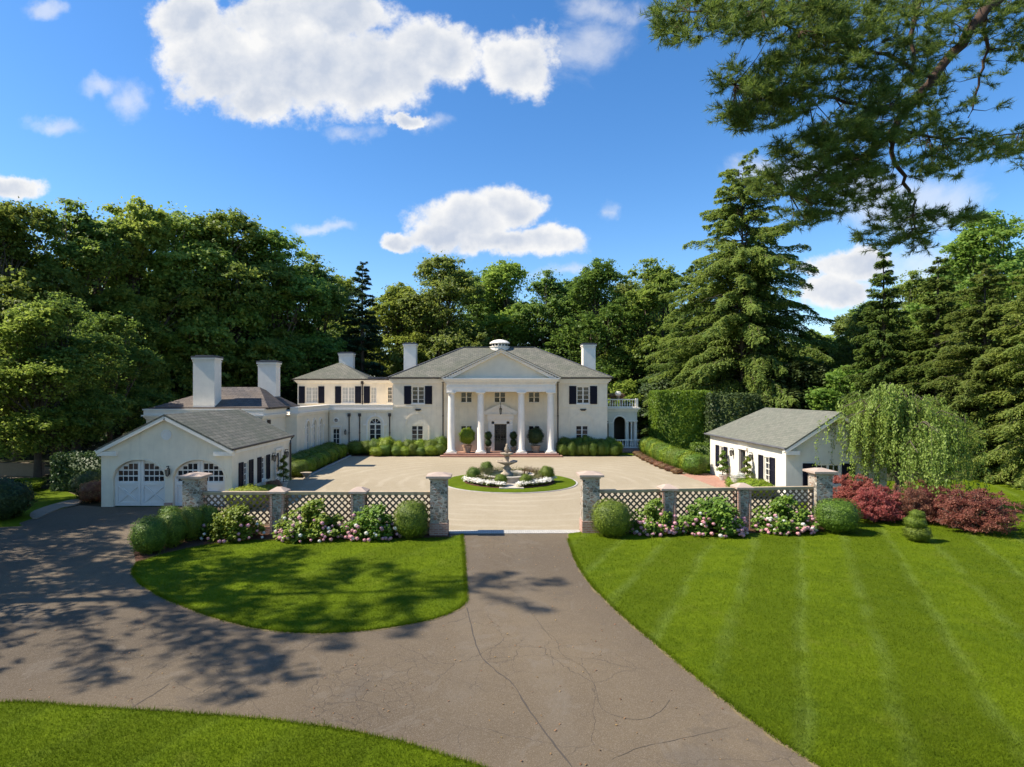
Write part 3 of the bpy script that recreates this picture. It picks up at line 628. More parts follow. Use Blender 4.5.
for k in range(46): x = PX0 + .02 + (PX1 - PX0 - .04) * k / 45; pt.box(x - .05, x + .05, PY - .10, PY + .02, 6.66, 6.779)
pt.build('entablature', 'white_trim', house)
AX, AZ, BZ = PX1 + .34 - CX, 9.72, 7.17
m = MB(); m.add([(CX - AX + .3, PY + .12, BZ), (CX + AX - .3, PY + .12, BZ), (CX, PY + .12, AZ - .12), (CX - AX + .3, PY + .5, BZ), (CX + AX - .3, PY + .5, BZ), (CX, PY + .5, AZ - .12)], [(0, 1, 2), (5, 4, 3), (0, 3, 4, 1)]); m.build('tympanum', 'tympanum', house)
m = MB(); e = Vector((0, .35, 0))
for sg in (-1, 1):
    a = Vector((CX + sg * (AX + .1), PY - .05, BZ + .12)); b = Vector((CX, PY - .05, AZ + .12)); d = (b - a)
    m.add([a + Vector((0, -.30, 0)), b + Vector((0, -.30, 0)), b + Vector((0, -.30, -.16)), a + Vector((0, -.30, -.16)), a + e, b + e, b + e + Vector((0, 0, -.16)), a + e + Vector((0, 0, -.16))], [(0, 1, 2, 3), (4, 7, 6, 5), (0, 4, 5, 1), (2, 6, 7, 3), (0, 3, 7, 4)])
    o1 = Vector((0, 0, -.161)); m.add([a + o1 + Vector((sg * -.2, -.12, 0)), b + o1 + Vector((0, -.12, 0)), b + o1 + Vector((0, -.12, -.2)), a + o1 + Vector((sg * -.55, -.12, -.16)), a + o1 + Vector((sg * -.2, .3, 0)), b + o1 + Vector((0, .3, 0)), b + o1 + Vector((0, .3, -.2)), a + o1 + Vector((sg * -.55, .3, -.16))], [(0, 1, 2, 3), (4, 7, 6, 5), (0, 4, 5, 1), (2, 6, 7, 3), (0, 3, 7, 4)])
    n_ = 22
    for k in range(1, n_):
        p = a + d * (k / n_) + Vector((0, 0, -.28)); m.box(p.x - .06, p.x + .06, PY - .27, PY + .1, p.z - .1, p.z + .06)
m.build('raking_cornice', 'white_trim', house)
m = MB(); zr = AZ + .14
yr = HY0 - .42 + (zr - EZ - .14) / (10.62 - EZ - .14) * (63.5 - HY0 + .42)
for sg in (-1, 1):
    x = CX + sg * (AX + .25); A = (x, PY - .40, BZ + .06); B = (CX, PY - .40, zr); C_ = (CX, yr + .3, zr); D_ = (x, HY0 - .2, BZ + .06)
    m.slab([A, B, C_, D_] if sg > 0 else [A, D_, C_, B], .06)
m.build('portico_roof', 'slate_roof', house)
m = MB(); m.box(PX0 + .56, PX1 - .56, PY + .56, 56.98, 6.2, 6.34); m.build('porch_ceiling', 'tympanum', house)
def column(root, x, y, z0, z1, r, mat='white_trim'):
    h = z1 - z0
    prof = [(r * 1.32, 0), (r * 1.38, .06), (r * 1.32, .12), (r * 1.12, .14), (r * 1.1, .2), (r, .24), (r, h * .33), (r * .97, h * .55), (r * .92, h * .75), (r * .86, h - .36), (r * .86, h - .33), (r * .95, h - .32), (r * .95, h - .28), (r * .87, h - .27), (r * .88, h - .2), (r * 1.12, h - .12), (r * 1.14, h - .1)]
    m = MB(); m.lathe(prof, (x, y, z0), 24); c = m.build('column', mat, root, smooth=True)
    for p in c.data.polygons: p.use_smooth = len(p.vertices) == 4
    m = MB(); m.box(x - r * 1.25, x + r * 1.25, y - r * 1.25, y + r * 1.25, z1 - .098, z1 + .015); m.build('capital', mat, c)
    m = MB(); m.box(x - r * 1.5, x + r * 1.5, y - r * 1.5, y + r * 1.5, z0 - .12, z0 - .001); m.build('plinth', mat, c)
for x in (CX - 4.55, CX - 1.86, CX + 1.86, CX + 4.55): column(house, x, PY + .28, .42, 5.905, .335)
lantern(house, f, CX, 4.1, hang=True, q=1.0)
chimney(house, -8.35, -7.1, 61.6, 62.9, 6.9, 10.95); chimney(house, 10.1, 11.35, 61.6, 62.9, 6.9, 10.9)
m = MB(); m.lathe([(1.05, 10.2), (1.05, 10.62), (1.12, 10.64), (1.12, 10.7), (.92, 10.72), (.92, 10.98), (1.08, 11.0), (1.1, 11.06), (.95, 11.2), (.7, 11.34), (.3, 11.44), (.05, 11.47)], (CX + .1, 63.6, 0), 16); cu = m.build('cupola', 'white_trim', house)
m = MB()
for k in range(16):
    a = 2 * math.pi * k / 16; x = CX + .1 + .93 * math.cos(a); y = 63.6 + .93 * math.sin(a); m.obox((x, y, 10.85), (.02, .11, .1), ((math.cos(a), math.sin(a), 0), (-math.sin(a), math.cos(a), 0), (0, 0, 1)))
m.build('pane', 'glass', cu)
# low front range between house and service wing, Y = 57
LX0 = -14.8; LZ = 3.98
f2 = Face('y', HY0 + .05, -1)
holes = [(-14.5, -13.8, .1, 2.45), (-11.02, -9.86, .9, 3.45, .58)]
m = MB(); wall_face(m, f2, LX0, HX0 - .002, 0, LZ + .02, holes); m.box(LX0 - .2, HX0 - .002, HY0 + .05 + DEP, 66, 0, LZ + .02); 
m.build('wall', 'stucco', house)
# arch window of the range
win = window(house, f2, -11.02, -9.86, .9, 2.84, 1, 4, 2, None)
m = MB(); f2.ring(m, -10.44, 2.86, .50, .58, -.16, -.06, n=14); f2.box(m, -10.47, -10.41, 2.86, 3.36, -.15, -.08); f2.box(m, -11.0, -9.88, 2.841, 2.90, -.16, -.05)
for a in (45, 135): f2.bar(m, (-10.44, 2.88, -.11), (-10.44 + .52 * math.cos(R(a)), 2.88 + .52 * math.sin(R(a)), -.11), .03, .05)
fan = m.build('fanlight', 'white_trim', house)
m = MB(); f2.poly(m, [(-10.44 + .56 * math.cos(R(a)), 2.87 + .56 * math.sin(R(a))) for a in range(0, 181, 15)], -.15, -.13); m.build('pane', 'glass', fan)
m = MB(); f2.ring(m, -10.44, 2.87, .70, .86, 0, .07, n=18); f2.box(m, -11.55, -11.12, 2.72, 2.86, 0, .09); f2.box(m, -9.76, -9.33, 2.72, 2.86, 0, .09)
f2.box(m, -11.30, -11.14, .9, 2.719, 0, .06); f2.box(m, -9.74, -9.58, .9, 2.719, 0, .06); f2.box(m, -10.5, -10.38, 3.58, 3.86, 0, .12); m.build('arch_surround', 'white_trim', house)
# side door with round window over it
m = MB(); a, b = -14.5, -13.8
f2.box(m, a, a + .08, .12, 2.45, -.14, -.06); f2.box(m, b - .08, b, .12, 2.45, -.14, -.06); f2.box(m, a + .08, b - .08, 2.37, 2.45, -.14, -.06); f2.box(m, a + .08, b - .08, .12, .55, -.14, -.065)
f2.box(m, -14.17, -14.13, .55, 2.37, -.13, -.07)
for r in range(1, 4): y = .55 + 1.82 * r / 4; f2.box(m, a + .08, b - .08, y - .02, y + .02, -.13, -.072)
d2 = m.build('side_door', 'white_trim', house); m = MB(); f2.box(m, a + .05, b - .05, .5, 2.4, -.115, -.1); m.build('pane', 'glass', d2)
m = MB(); f2.box(m, -14.66, -13.64, 2.52, 2.68, 0, .12); f2.box(m, -14.62, -14.52, .1, 2.52, 0, .06); f2.box(m, -13.78, -13.68, .1, 2.52, 0, .06); m.build('door_surround', 'white_trim', house)
m = MB(); f2.ring(m, -14.15, 3.22, .17, .28, .0, .07, 0, 360, 18); f2.bar(m, (-14.34, 3.22, .03), (-13.96, 3.22, .03), .03, .04); f2.bar(m, (-14.15, 3.03, .034), (-14.15, 3.41, .034), .03, .04)
ow = m.build('round_window', 'white_trim', house); m = MB(); f2.poly(m, [(-14.15 + .19 * math.cos(R(a)), 3.22 + .19 * math.sin(R(a))) for a in range(0, 360, 20)], .003, .015); m.build('pane', 'glass', ow)
lantern(house, f2, -13.25, 2.05)
for u in (-12.9, -11.9, -9.05): downpipe(house, f2, u, .1, LZ - .1)
# side range with three tall arches, X = -14.9, from Y 47.5 to 57
f3 = Face('x', -14.9, 1)
ah = [(49.9, 50.9, .3, 3.45, .5), (51.9, 52.9, .3, 3.45, .5), (53.9, 54.9, .3, 3.45, .5)]
m = MB(); wall_face(m, f3, 47.5, 57.04, 0, LZ, ah); m.box(-24, -14.9 - DEP, 47.5, 66, 0, LZ); m.box(-24, -15.8, 42.5, 47.498, 0, LZ)
m.build('wall', 'stucco', house)
for a, b, *_ in ah:
    wf = window(house, f3, a, b, .3, 2.95, 2, 4, 2, None, sill=False)
    c = (a + b) / 2
    m = MB(); f3.ring(m, c, 2.96, .52, .66, 0, .08, n=14); f3.ring(m, c, 2.96, .40, .47, -.14, -.05, n=12); f3.box(m, c - .03, c + .03, 2.95, 3.4, -.13, -.06)
    for u in (a - .5, b + .1): f3.box(m, u, u + .4, 2.80, 2.95, 0, .11)
    for u in (a - .3, b + .12): f3.box(m, u, u + .16, .1, 2.80, 0, .09)
    m.build('arch_surround', 'white_trim', house)
    m = MB(); f3.poly(m, [(c + .46 * math.cos(R(t)), 2.96 + .46 * math.sin(R(t))) for t in range(0, 181, 15)], -.16, -.145); m.build('pane', 'glass', wf)
for u in (43.6,): downpipe(house, Face('x', -15.8, 1), u, .1, LZ - .1)
# parapet cornice that runs round both ranges
m = MB()
f4 = Face('x', -15.8, 1); f5 = Face('y', 42.5, -1); f6 = Face('y', 47.5, -1)
prof = [(LZ, LZ + .10, .06), (LZ + .10, LZ + .2, .14), (LZ + .2, LZ + .30, .24), (LZ + .30, LZ + .62, .12), (LZ + .62, LZ + .72, .18)]
for i, (a, b, w) in enumerate(prof):
    m.box(LX0 - .1 + w, HX0 - .003, HY0 + .05 - w, HY0 + .6, a, b)
    m.box(-15.4, -14.9 + w, 47.5 - w, HY0 + .599, a + .001, b - .001)
    m.box(-16.3, -15.8 + w, 42.5 - w, 47.4, a, b)
    m.box(-24.0 - w, -16.301, 42.5 - w, 43.1, a + .001, b - .001)
m.box(-15.4, HX0, HY0 + .6, 60.6, LZ + .021, LZ + .3)
m.build('parapet', 'white_trim', house)
m = MB(); hip_roof(m, -23.9, -15.5, 42.9, 50.0, LZ + .80, -20.3, -17.4, 46.3, 6.28); m.build('roof', 'old_slate_roof', house)
m = MB(); m.box(-24.0, -15.5, 42.8, 42.9, LZ + .70, LZ + .82); m.build('gutter', 'bronze_pipe', house)
m = MB(); m.box(-15.5, -15.41, 43.1, 50, LZ + .72, LZ + .82); m.build('gutter', 'bronze_pipe', house)
chimney(house, -20.92, -19.38, 42.98, 44.1, LZ + .3, 8.5); chimney(house, -17.75, -16.35, 46.9, 47.9, 5.2, 8.35)
# upper floor of the service wing, set back
UY = 60.5; fu = Face('y', UY, -1); UZ = 7.1
wins = [(-18.1, -16.85), (-14.45, -13.15), (-11.55, -10.95), (-9.85, -9.35)]
holes = [(a, b, 4.82, 6.42) for a, b in wins]
m = MB(); wall_face(m, fu, -18.9, HX0 - .004, LZ, UZ, holes); m.box(-18.9, HX0 - .004, UY + DEP, 68.5, LZ, UZ); m.build('wall', 'stucco', house)
for i, (a, b) in enumerate(wins):
    sh = [[(a - .66, a - .05), (b + .05, b + .66)], [(a - .66, a - .05), (b + .05, b + .66)], [(a - .66, a - .05)], [(b + .05, b + .5)]][i]
    window(house, fu, a, b, 4.82, 6.42, 2 if i < 2 else 2, 4, 2 if i < 2 else 1, sh, 'curtain' if i < 3 else 'glass')
m = MB(); cornice(m, fu, -18.9, HX0 - .36, UZ - .3, UZ, .28); 
flw = Face('x', -18.9, -1)
m.build('cornice', 'white_trim', house)
m = MB(); hip_roof(m, -19.3, -11.75, UY - .4, 68.0, UZ + .12, -15.75, -15.3, 64.2, 9.0); m.build('roof', 'slate_roof', house)
m = MB(); m.box(-11.74, HX0 + .1, UY - .3, 68, UZ + .001, UZ + .3); m.build('flat_roof', 'lead_cap', house)
m = MB(); m.box(-19.35, HX0 - .4, UY - .5, UY - .404, UZ + .02, UZ + .13); m.build('gutter', 'bronze_pipe', house)
downpipe(house, fu, -12.35, LZ + .3, UZ - .1)
chimney(house, -15.8, -14.3, 64.9, 65.9, 7.9, 10.2)

# ------------------------------------------------------------------ right porch with balcony
QY = 59.8; QX0, QX1 = HX1 + .01, 15.15
loggia = thing('garden_porch', 'small white arched porch with a balustraded balcony at the right end of the mansion', 'porch', (13.4, QY, 0))
fq = Face('y', QY, -1)
m = MB(); wall_face(m, fq, QX0, QX1, 0.0, 4.0, [(QX0 + .35, QX0 + .7, .6, 3.0), (12.85, 14.0, .3, 3.45, .57), (14.22, 15.0, .45, 2.95)], .3); m.box(QX1 - .3, QX1, QY + .31, 64, 0, 4.0)
m.box(QX0, QX1 - .3, 63.5, 64, 0, 3.999); m.build('wall', 'shed_stucco', loggia)
m = MB(); fq.ring(m, 13.425, 2.88, .59, .72, 0, .05); fq.box(m, QX0, 12.82, 2.78, 2.88, 0, .06); fq.box(m, 14.02, QX1 + .05, 2.96, 3.08, 0, .08)
for k, (a, b, w) in enumerate(((3.95, 4.1, .08), (4.1, 4.22, .16), (4.22, 4.36, .26))): m.box(QX0, QX1 + w, QY - w, 64.2, a, b)
m.build('cornice', 'white_trim', loggia)
for x in (14.26, 14.62, 14.98): 
    m = MB(); m.lathe([(.13, 0), (.13, .08), (.09, .1), (.08, 2.3), (.12, 2.42), (.12, 2.48)], (x, QY + .1, .45), 12); m.build('column', 'white_trim', loggia, smooth=False)
def balustrade(root, x0, x1, y, z0, z1, nb, name='balustrade'):
    m = MB(); m.box(x0, x1, y - .09, y + .09, z1 - .1, z1); m.box(x0, x1, y - .08, y + .08, z0, z0 + .1)
    for x in (x0, x1): m.box(x - .12, x + .12, y - .12, y + .12, z0 - .02, z1 + .06)
    o = m.build(name, 'white_trim', root)
    for k in range(nb):
        x = x0 + (x1 - x0) * (k + .75) / (nb + .5)
        b = MB(); h = z1 - z0 - .2; b.lathe([(.05, 0), (.03, h * .08), (.075, h * .3), (.035, h * .6), (.03, h * .85), (.05, h)], (x, y, z0 + .1), 8); b.build('baluster', 'white_trim', o, smooth=False)
balustrade(loggia, QX0 + .15, QX1 - .05, QY - .05, 4.37, 5.2, 13)
balustrade(loggia, 12.6, QX1 + .5, QY - 1.0, .42, 1.25, 12)
m = MB(); m.box(QX0 - .0, QX1 + .7, QY - 1.25, QY - .002, 0, .40); m.box(12.9, 14.2, QY - 1.6, QY - 1.252, 0, .2); m.build('porch_base', 'pillar_brick', loggia)
m = MB(); m.box(12.0, 15.1, 63.3, 63.49, .3, 3.6); m.build('interior_shade_panel', 'door_dark', loggia)  # dark panel standing in for the shade inside the porch
m = MB(); m.tube([(13.4, 60.9, 4.36), (13.4, 60.9, 5.15)], .03, 6); m.lathe([(.55, 5.1), (.56, 5.14), (.3, 5.2), (.1, 5.2)], (13.4, 60.9, 0), 14)
o = m.build('patio_table', 'lead_cap', None, loc=(13.4, 60.9, 4.36), label='small round patio table on the balcony over the arched porch', cat='table')
for i, (x, y, s, lb) in enumerate([(13.5, 60.85, .34, 'pale round pot plant left on the balcony table'), (13.95, 61.3, .42, 'reddish rounded pot plant right of the balcony table'), (13.05, 61.5, .40, 'brownish pot plant standing behind the balcony table')]):
    z = 5.2 if i == 0 else 4.37
    pz = thing('potted_plant', lb, 'pot plant', (x, y, z)); h = 0 if i == 0 else .62
    m = MB(); m.lathe([(.12, 0), (.2, .28 + h), (.22, .3 + h), (.18, .3 + h)], (x, y, z), 12); m.build('pot', 'terracotta', pz)
    m = MB(); m.lathe([(.1, .3 + h), (s * .8, .38 + h), (s, .52 + h), (s * .8, .7 + h), (.1, .78 + h)], (x, y, z), 9); m.build('foliage', ['white_petals', 'azalea_leaves', 'azalea_leaves'][i], pz)

# ------------------------------------------------------------------ garage
GX0, GX1, GY0, GY1, GE, GR = -19.7, -13.0, 30.8, 39.9, 3.0, 4.75
garage = thing('garage', 'cream gabled garage with two arched carriage doors facing the asphalt drive', 'garage', ((GX0 + GX1) / 2, GY0, 0))
fg = Face('y', GY0, -1); gs_ = Face('x', GX1, 1); gc = (GX0 + GX1) / 2
D = [(-19.1, -16.42), (-16.02, -13.36)]
m = MB(); wall_face(m, fg, GX0, GX1, 0, GE, [(a, b, 0, 2.42, .95) for a, b in D], .3)
gz = GR - (GR - GE) * 0
m.add([(GX0, GY0, GE), (GX1, GY0, GE), (gc, GY0, GR - .1), (GX0, GY0 + .3, GE), (GX1, GY0 + .3, GE), (gc, GY0 + .3, GR - .1)], [(0, 1, 2), (5, 4, 3), (0, 3, 4, 1), (1, 4, 5, 2), (2, 5, 3, 0)])
sw = [(32.25, 32.95), (34.85, 35.55)]
wall_face(m, gs_, GY0 + .301, GY1, 0, GE, [(a, b, .75, 2.1) for a, b in sw] + [(37.25, 38.2, .05, 2.15)]); m.box(GX0, GX1 - DEP, GY0 + .45, GY1, 0, GE)
m.build('wall', 'stucco', garage)
def gable_roof(root, x0, x1, y0, y1, xr, ze, zr, mat, oh=.4, t=.10, hip_back=0, ox=None):
    ox = oh if ox is None else ox
    m = MB(); sl = (zr - ze) / (xr - x0); sr = (zr - ze) / (x1 - xr)
    L = (x0 - ox, ze - ox * sl); Rr = (x1 + ox, ze - ox * sr); ya = y0 - oh; yb = y1 + oh; yr = y1 - hip_back
    m.slab([(L[0], ya, L[1]), (xr, ya, zr), (xr, yr if hip_back else yb, zr), (L[0], yb, L[1])][::-1], t)
    m.slab([(Rr[0], ya, Rr[1]), (Rr[0], yb, Rr[1]), (xr, yr if hip_back else yb, zr), (xr, ya, zr)][::-1], t)
    if hip_back: m.slab([(L[0], yb, L[1]), (xr, yr, zr), (Rr[0], yb, Rr[1])][::-1], t)
    r = m.build('roof', mat, root)
    bpy_fix(r); return r, L, Rr
def bpy_fix(o):
    import bmesh
    bm = bmesh.new(); bm.from_mesh(o.data); bmesh.ops.recalc_face_normals(bm, faces=bm.faces); bm.to_mesh(o.data); bm.free()
    ul = o.data.uv_layers[0]
    for p in o.data.polygons:
        nn = p.normal; h = Vector((0, 0, 1)).cross(nn); h = Vector((1, 0, 0)) if h.length < .05 else h.normalized(); s = nn.cross(h).normalized()
        for li in p.loop_indices:
            c = o.data.vertices[o.data.loops[li].vertex_index].co; ul.data[li].uv = (c.dot(h), c.dot(s))
_, L_, R_ = gable_roof(garage, GX0, GX1, GY0, GY1, gc, GE + .06, GR + .02, 'slate_roof', .24, ox=.13)
def bargeboard(root, L, Rr, xr, zr, y, ret=.0, mat='white_trim'):
    m = MB()
    for a, b in (((L[0] - .02, L[1] - .12), (xr, zr - .12)), ((xr, zr - .12), (Rr[0] + .02, Rr[1] - .12))):
        m.bar((a[0], y + .03, a[1] - .05), (b[0], y + .03, b[1] - .05), .05, .22, up=(0, 0, 1)); m.bar((a[0], y + .16, a[1] - .1), (b[0], y + .16, b[1] - .1), .2, .08, up=(0, 0, 1))
    if ret:
        for x0, x1 in ((L[0] + .02, L[0] + ret), (Rr[0] - ret, Rr[0] - .02)): m.box(x0, x1, y + .05, y + .4, L[1] - .36, L[1] - .14)
    return m.build('bargeboard', mat, root)
bargeboard(garage, L_, R_, gc, GR + .02, GY0 - .24, 1.0)
m = MB(); m.tube([(R_[0] + .03, GY0 - .24, R_[1] - .03), (R_[0] + .03, GY1 + .4, R_[1] - .03), (R_[0] - .2, GY1 + .42, R_[1] - .3), (GX1 + .1, GY1 - .1, R_[1] - .5), (GX1 + .1, GY1 - .1, .1)], .06, 8); m.build('gutter', 'bronze_pipe', garage)
m = MB(); gs_.box(m, GY0 + .3, GY1, GE - .28, GE - .03, 0, .08); m.build('frieze', 'white_trim', garage)
for (a, b) in D:
    m = MB(); c = (a + b) / 2; w0, w1 = -.24, -.16
    for q, (l, r) in enumerate(((a + .01, c - .01), (c + .01, b - .01))):
        def top(x): t = abs(x - c) / (b - a) * 2; return 1.47 + .95 * math.sqrt(max(0, 1 - t * t)) - .03
        N = 8
        for k in range(N):
            x0 = l + (r - l) * k / N; x1 = l + (r - l) * (k + 1) / N
            fg.poly(m, [(x0, .03), (x1, .03), (x1, top(x1)), (x0, top(x0))], w0 - .02, w0 + .02)
        fg.box(m, l, l + .14, .03, min(top(l), top(l + .14)) - .02, w0, w1); fg.box(m, r - .14, r, .03, min(top(r), top(r - .14)) - .02, w0, w1)
        for y, h in ((.03, .16), (1.08, .16)): fg.box(m, l + .14, r - .14, y, y + h, w0, w1 - .003)
        fg.bar(m, (l + .16, .21, w1 - .04), (r - .16, 1.06, w1 - .04), .09, .05); fg.bar(m, (l + .16, 1.06, w1 - .036), (r - .16, .21, w1 - .036), .09, .05)
    dr = m.build('garage_door', 'white_door', garage)
    pn = MB()
    for q, (l, r) in enumerate(((a + .15, c - .15), (c + .15, b - .15))):
        for i in range(4):
            x0 = l + (r - l) * i / 4 + .025; x1 = l + (r - l) * (i + 1) / 4 - .025
            for y0, y1 in ((1.30, 1.53), (1.60, 1.83), (1.90, 2.20)):
                tt = min(top(x0), top(x1)) - .08
                if min(y1, tt) - y0 > .08: fg.box(pn, x0, x1, y0, min(y1, tt), w0 + .022, w0 + .032)
    pn.build('pane', 'glass', dr)
    m = MB(); fg.ring(m, c, 1.47, (b - a) / 2 - .002, (b - a) / 2 + .10, 0, .04, n=20, ry=.95 / ((b - a) / 2)); m.build('arch_molding', 'stucco', garage)
m = MB(); fg.ring(m, gc, 3.70, .20, .27, 0, .05, 0, 360, 20); fg.poly(m, [(gc + .21 * math.cos(R(t)), 3.7 + .21 * math.sin(R(t))) for t in range(0, 360, 20)], .003, .02); m.build('round_vent', 'white_door', garage)
lantern(garage, fg, gc + .13, 1.78)
for i, (a, b) in enumerate(sw): window(garage, gs_, a, b, .75, 2.1, 2, 4, 1, [(a - .62, a - .06), (b + .06, b + .62)])
m = MB(); gs_.box(m, 37.25, 38.2, .06, 2.15, -.16, -.08); gs_.box(m, 37.1, 37.25, .05, 2.25, 0, .06); gs_.box(m, 38.2, 38.35, .05, 2.25, 0, .06); gs_.box(m, 37.05, 38.4, 2.26, 2.4, 0, .12)
gd = m.build('side_door', 'white_trim', garage); m = MB(); gs_.box(m, 37.37, 38.08, .9, 2.05, -.079, -.07); m.build('pane', 'glass', gd)
lantern(garage, gs_, 36.6, 1.85); lantern(garage, gs_, 38.9, 1.85)
m = MB(); m.box(-16.40, -16.04, GY0 - .16, GY0 - .002, 0, .22); m.build('door_stop', 'pillar_brick', garage)

# ------------------------------------------------------------------ outbuilding on the right
BX0, BX1, BY0, BY1, BE, BR = 16.25, 21.7, 32.4, 43.3, 2.98, 4.85
shed = thing('carriage_house', 'white stuccoed outbuilding with a grey shingle roof and dark shutters right of the gravel court', 'outbuilding', ((BX0 + BX1) / 2, BY0, 0))
bc = (BX0 + BX1) / 2
fb = Face('y', BY0, -1); bs = Face('x', BX0, -1)
m = MB(); wall_face(m, fb, BX0, BX1, 0, BE, [(17.9, 19.2, .85, 2.0)])
m.add([(BX0, BY0, BE), (BX1, BY0, BE), (bc, BY0, BR - .1), (BX0, BY0 + .3, BE), (BX1, BY0 + .3, BE), (bc, BY0 + .3, BR - .1)], [(0, 1, 2), (5, 4, 3), (0, 3, 4, 1), (1, 4, 5, 2), (2, 5, 3, 0)])
bw = [(34.2, 34.95), (40.8, 41.55)]
wall_face(m, bs, BY0 + DEP + .001, BY1, 0, BE, [(a, b, .75, 2.15) for a, b in bw] + [(37.3, 38.3, .05, 2.25)]); m.box(BX0 + DEP, BX1, BY0 + .4, BY1, 0, BE); m.build('wall', 'shed_stucco', shed)
_, L_, R_ = gable_roof(shed, BX0, BX1, BY0, BY1, bc, BE + .06, BR, 'shingle_roof', .42, hip_back=2.7, ox=.22)
bargeboard(shed, L_, R_, bc, BR, BY0 - .42, .8)
m = MB(); m.tube([(L_[0] - .03, BY0 - .42, L_[1] - .03), (L_[0] - .03, BY1 + .42, L_[1] - .03)], .06, 8); m.build('gutter', 'lead_cap', shed)
for a, b in bw: window(shed, bs, a, b, .75, 2.15, 2, 4, 1, [(a - .62, a - .06), (b + .06, b + .62)])
window(shed, fb, 17.9, 19.2, .85, 2.0, 2, 2, 2, [(17.15, 17.84), (19.26, 19.95)])
m = MB(); bs.box(m, 37.3, 38.3, .06, 2.25, -.16, -.09); sd = m.build('side_door', 'door_dark', shed); m = MB(); bs.box(m, 37.45, 38.15, 1.1, 2.1, -.089, -.08); m.build('pane', 'glass', sd)
m = MB(); bs.box(m, 37.12, 37.3, .05, 2.3, 0, .06); bs.box(m, 38.3, 38.48, .05, 2.3, 0, .06); bs.box(m, 37.05, 38.55, 2.301, 2.46, 0, .14); m.build('door_surround', 'white_trim', shed)
lantern(shed, bs, 36.4, 1.9); lantern(shed, bs, 39.2, 1.9)

# ------------------------------------------------------------------ gate walls: pillars and lattice panels
def pillar(x, y, h, w, label, big=True):
    t = thing('gate_pillar' if big else 'fence_pillar', label, 'pillar', (x, y, 0), 'stone pillars of the front fence')
    s = w / 2; cap = .2
    if big:
        m = MB(); m.box(x - s - .03, x + s + .03, y - s - .03, y + s + .03, 0, .52); m.build('brick_base', 'pillar_brick', t)
        m = MB(); m.box(x - s, x + s, y - s, y + s, .521, h - .26); m.build('shaft', 'rubble', t)
        m = MB(); m.box(x - s - .04, x + s + .04, y - s - .04, y + s + .04, h - .259, h - .19); e = s + .16
        m.box(x - e, x + e, y - e, y + e, h - .189, h - .10); e2 = s * .45
        m.add([(x - e, y - e, h - .10), (x + e, y - e, h - .10), (x + e, y + e, h - .10), (x - e, y + e, h - .10), (x - e2, y - e2, h), (x + e2, y - e2, h), (x + e2, y + e2, h), (x - e2, y + e2, h)], [(0, 1, 5, 4), (1, 2, 6, 5), (2, 3, 7, 6), (3, 0, 4, 7), (4, 5, 6, 7)])
        m.build('cap', 'cap_stone', t)
    else:
        m = MB(); m.box(x - s, x + s, y - s, y + s, 0, h - .22); m.build('shaft', 'rubble', t)
        m = MB()
        for dx_, dy_ in ((-1, -1), (1, -1), (1, 1), (-1, 1)): m.box(x + dx_ * s - .045, x + dx_ * s + .045, y + dy_ * s - .045, y + dy_ * s + .045, 0, h - .221)
        m.build('brick_quoin', 'pillar_brick', t)
        m = MB(); e = s + .13
        m.box(x - e, x + e, y - e, y + e, h - .22, h - .14)
        e2 = s * .5; m.add([(x - e, y - e, h - .14), (x + e, y - e, h - .14), (x + e, y + e, h - .14), (x - e, y + e, h - .14), (x - e2, y - e2, h), (x + e2, y - e2, h), (x + e2, y + e2, h), (x - e2, y + e2, h)], [(0, 1, 5, 4), (1, 2, 6, 5), (2, 3, 7, 6), (3, 0, 4, 7), (4, 5, 6, 7)])
        m.build('cap', 'cap_stone', t)
    return t
PL = [(-12.05, 24.93, 1, 'tall stone gate pillar at the far left end, before the right garage door'), (-8.56, 24.93, 0, 'short stone pillar between the first and second lattice panels from the left'), (-5.23, 24.93, 0, 'short stone pillar between the second and third lattice panels from the left'), (-1.90, 24.93, 1, 'tall stone gate pillar on the left of the gateway'),
      (4.42, 25.3, 1, 'tall stone gate pillar on the right of the gateway'), (7.82, 25.68, 0, 'short stone pillar right of the gateway with a brown corner'), (11.15, 26.02, 0, 'short stone pillar before the white outbuilding, second from the right end'), (14.72, 26.35, 1, 'tall stone gate pillar at the right end, beside the red maple')]
for x, y, big, lb in PL: pillar(x, y, 2.56 if big else 1.95, .70 if big else .48, lb, big)
pn = 0
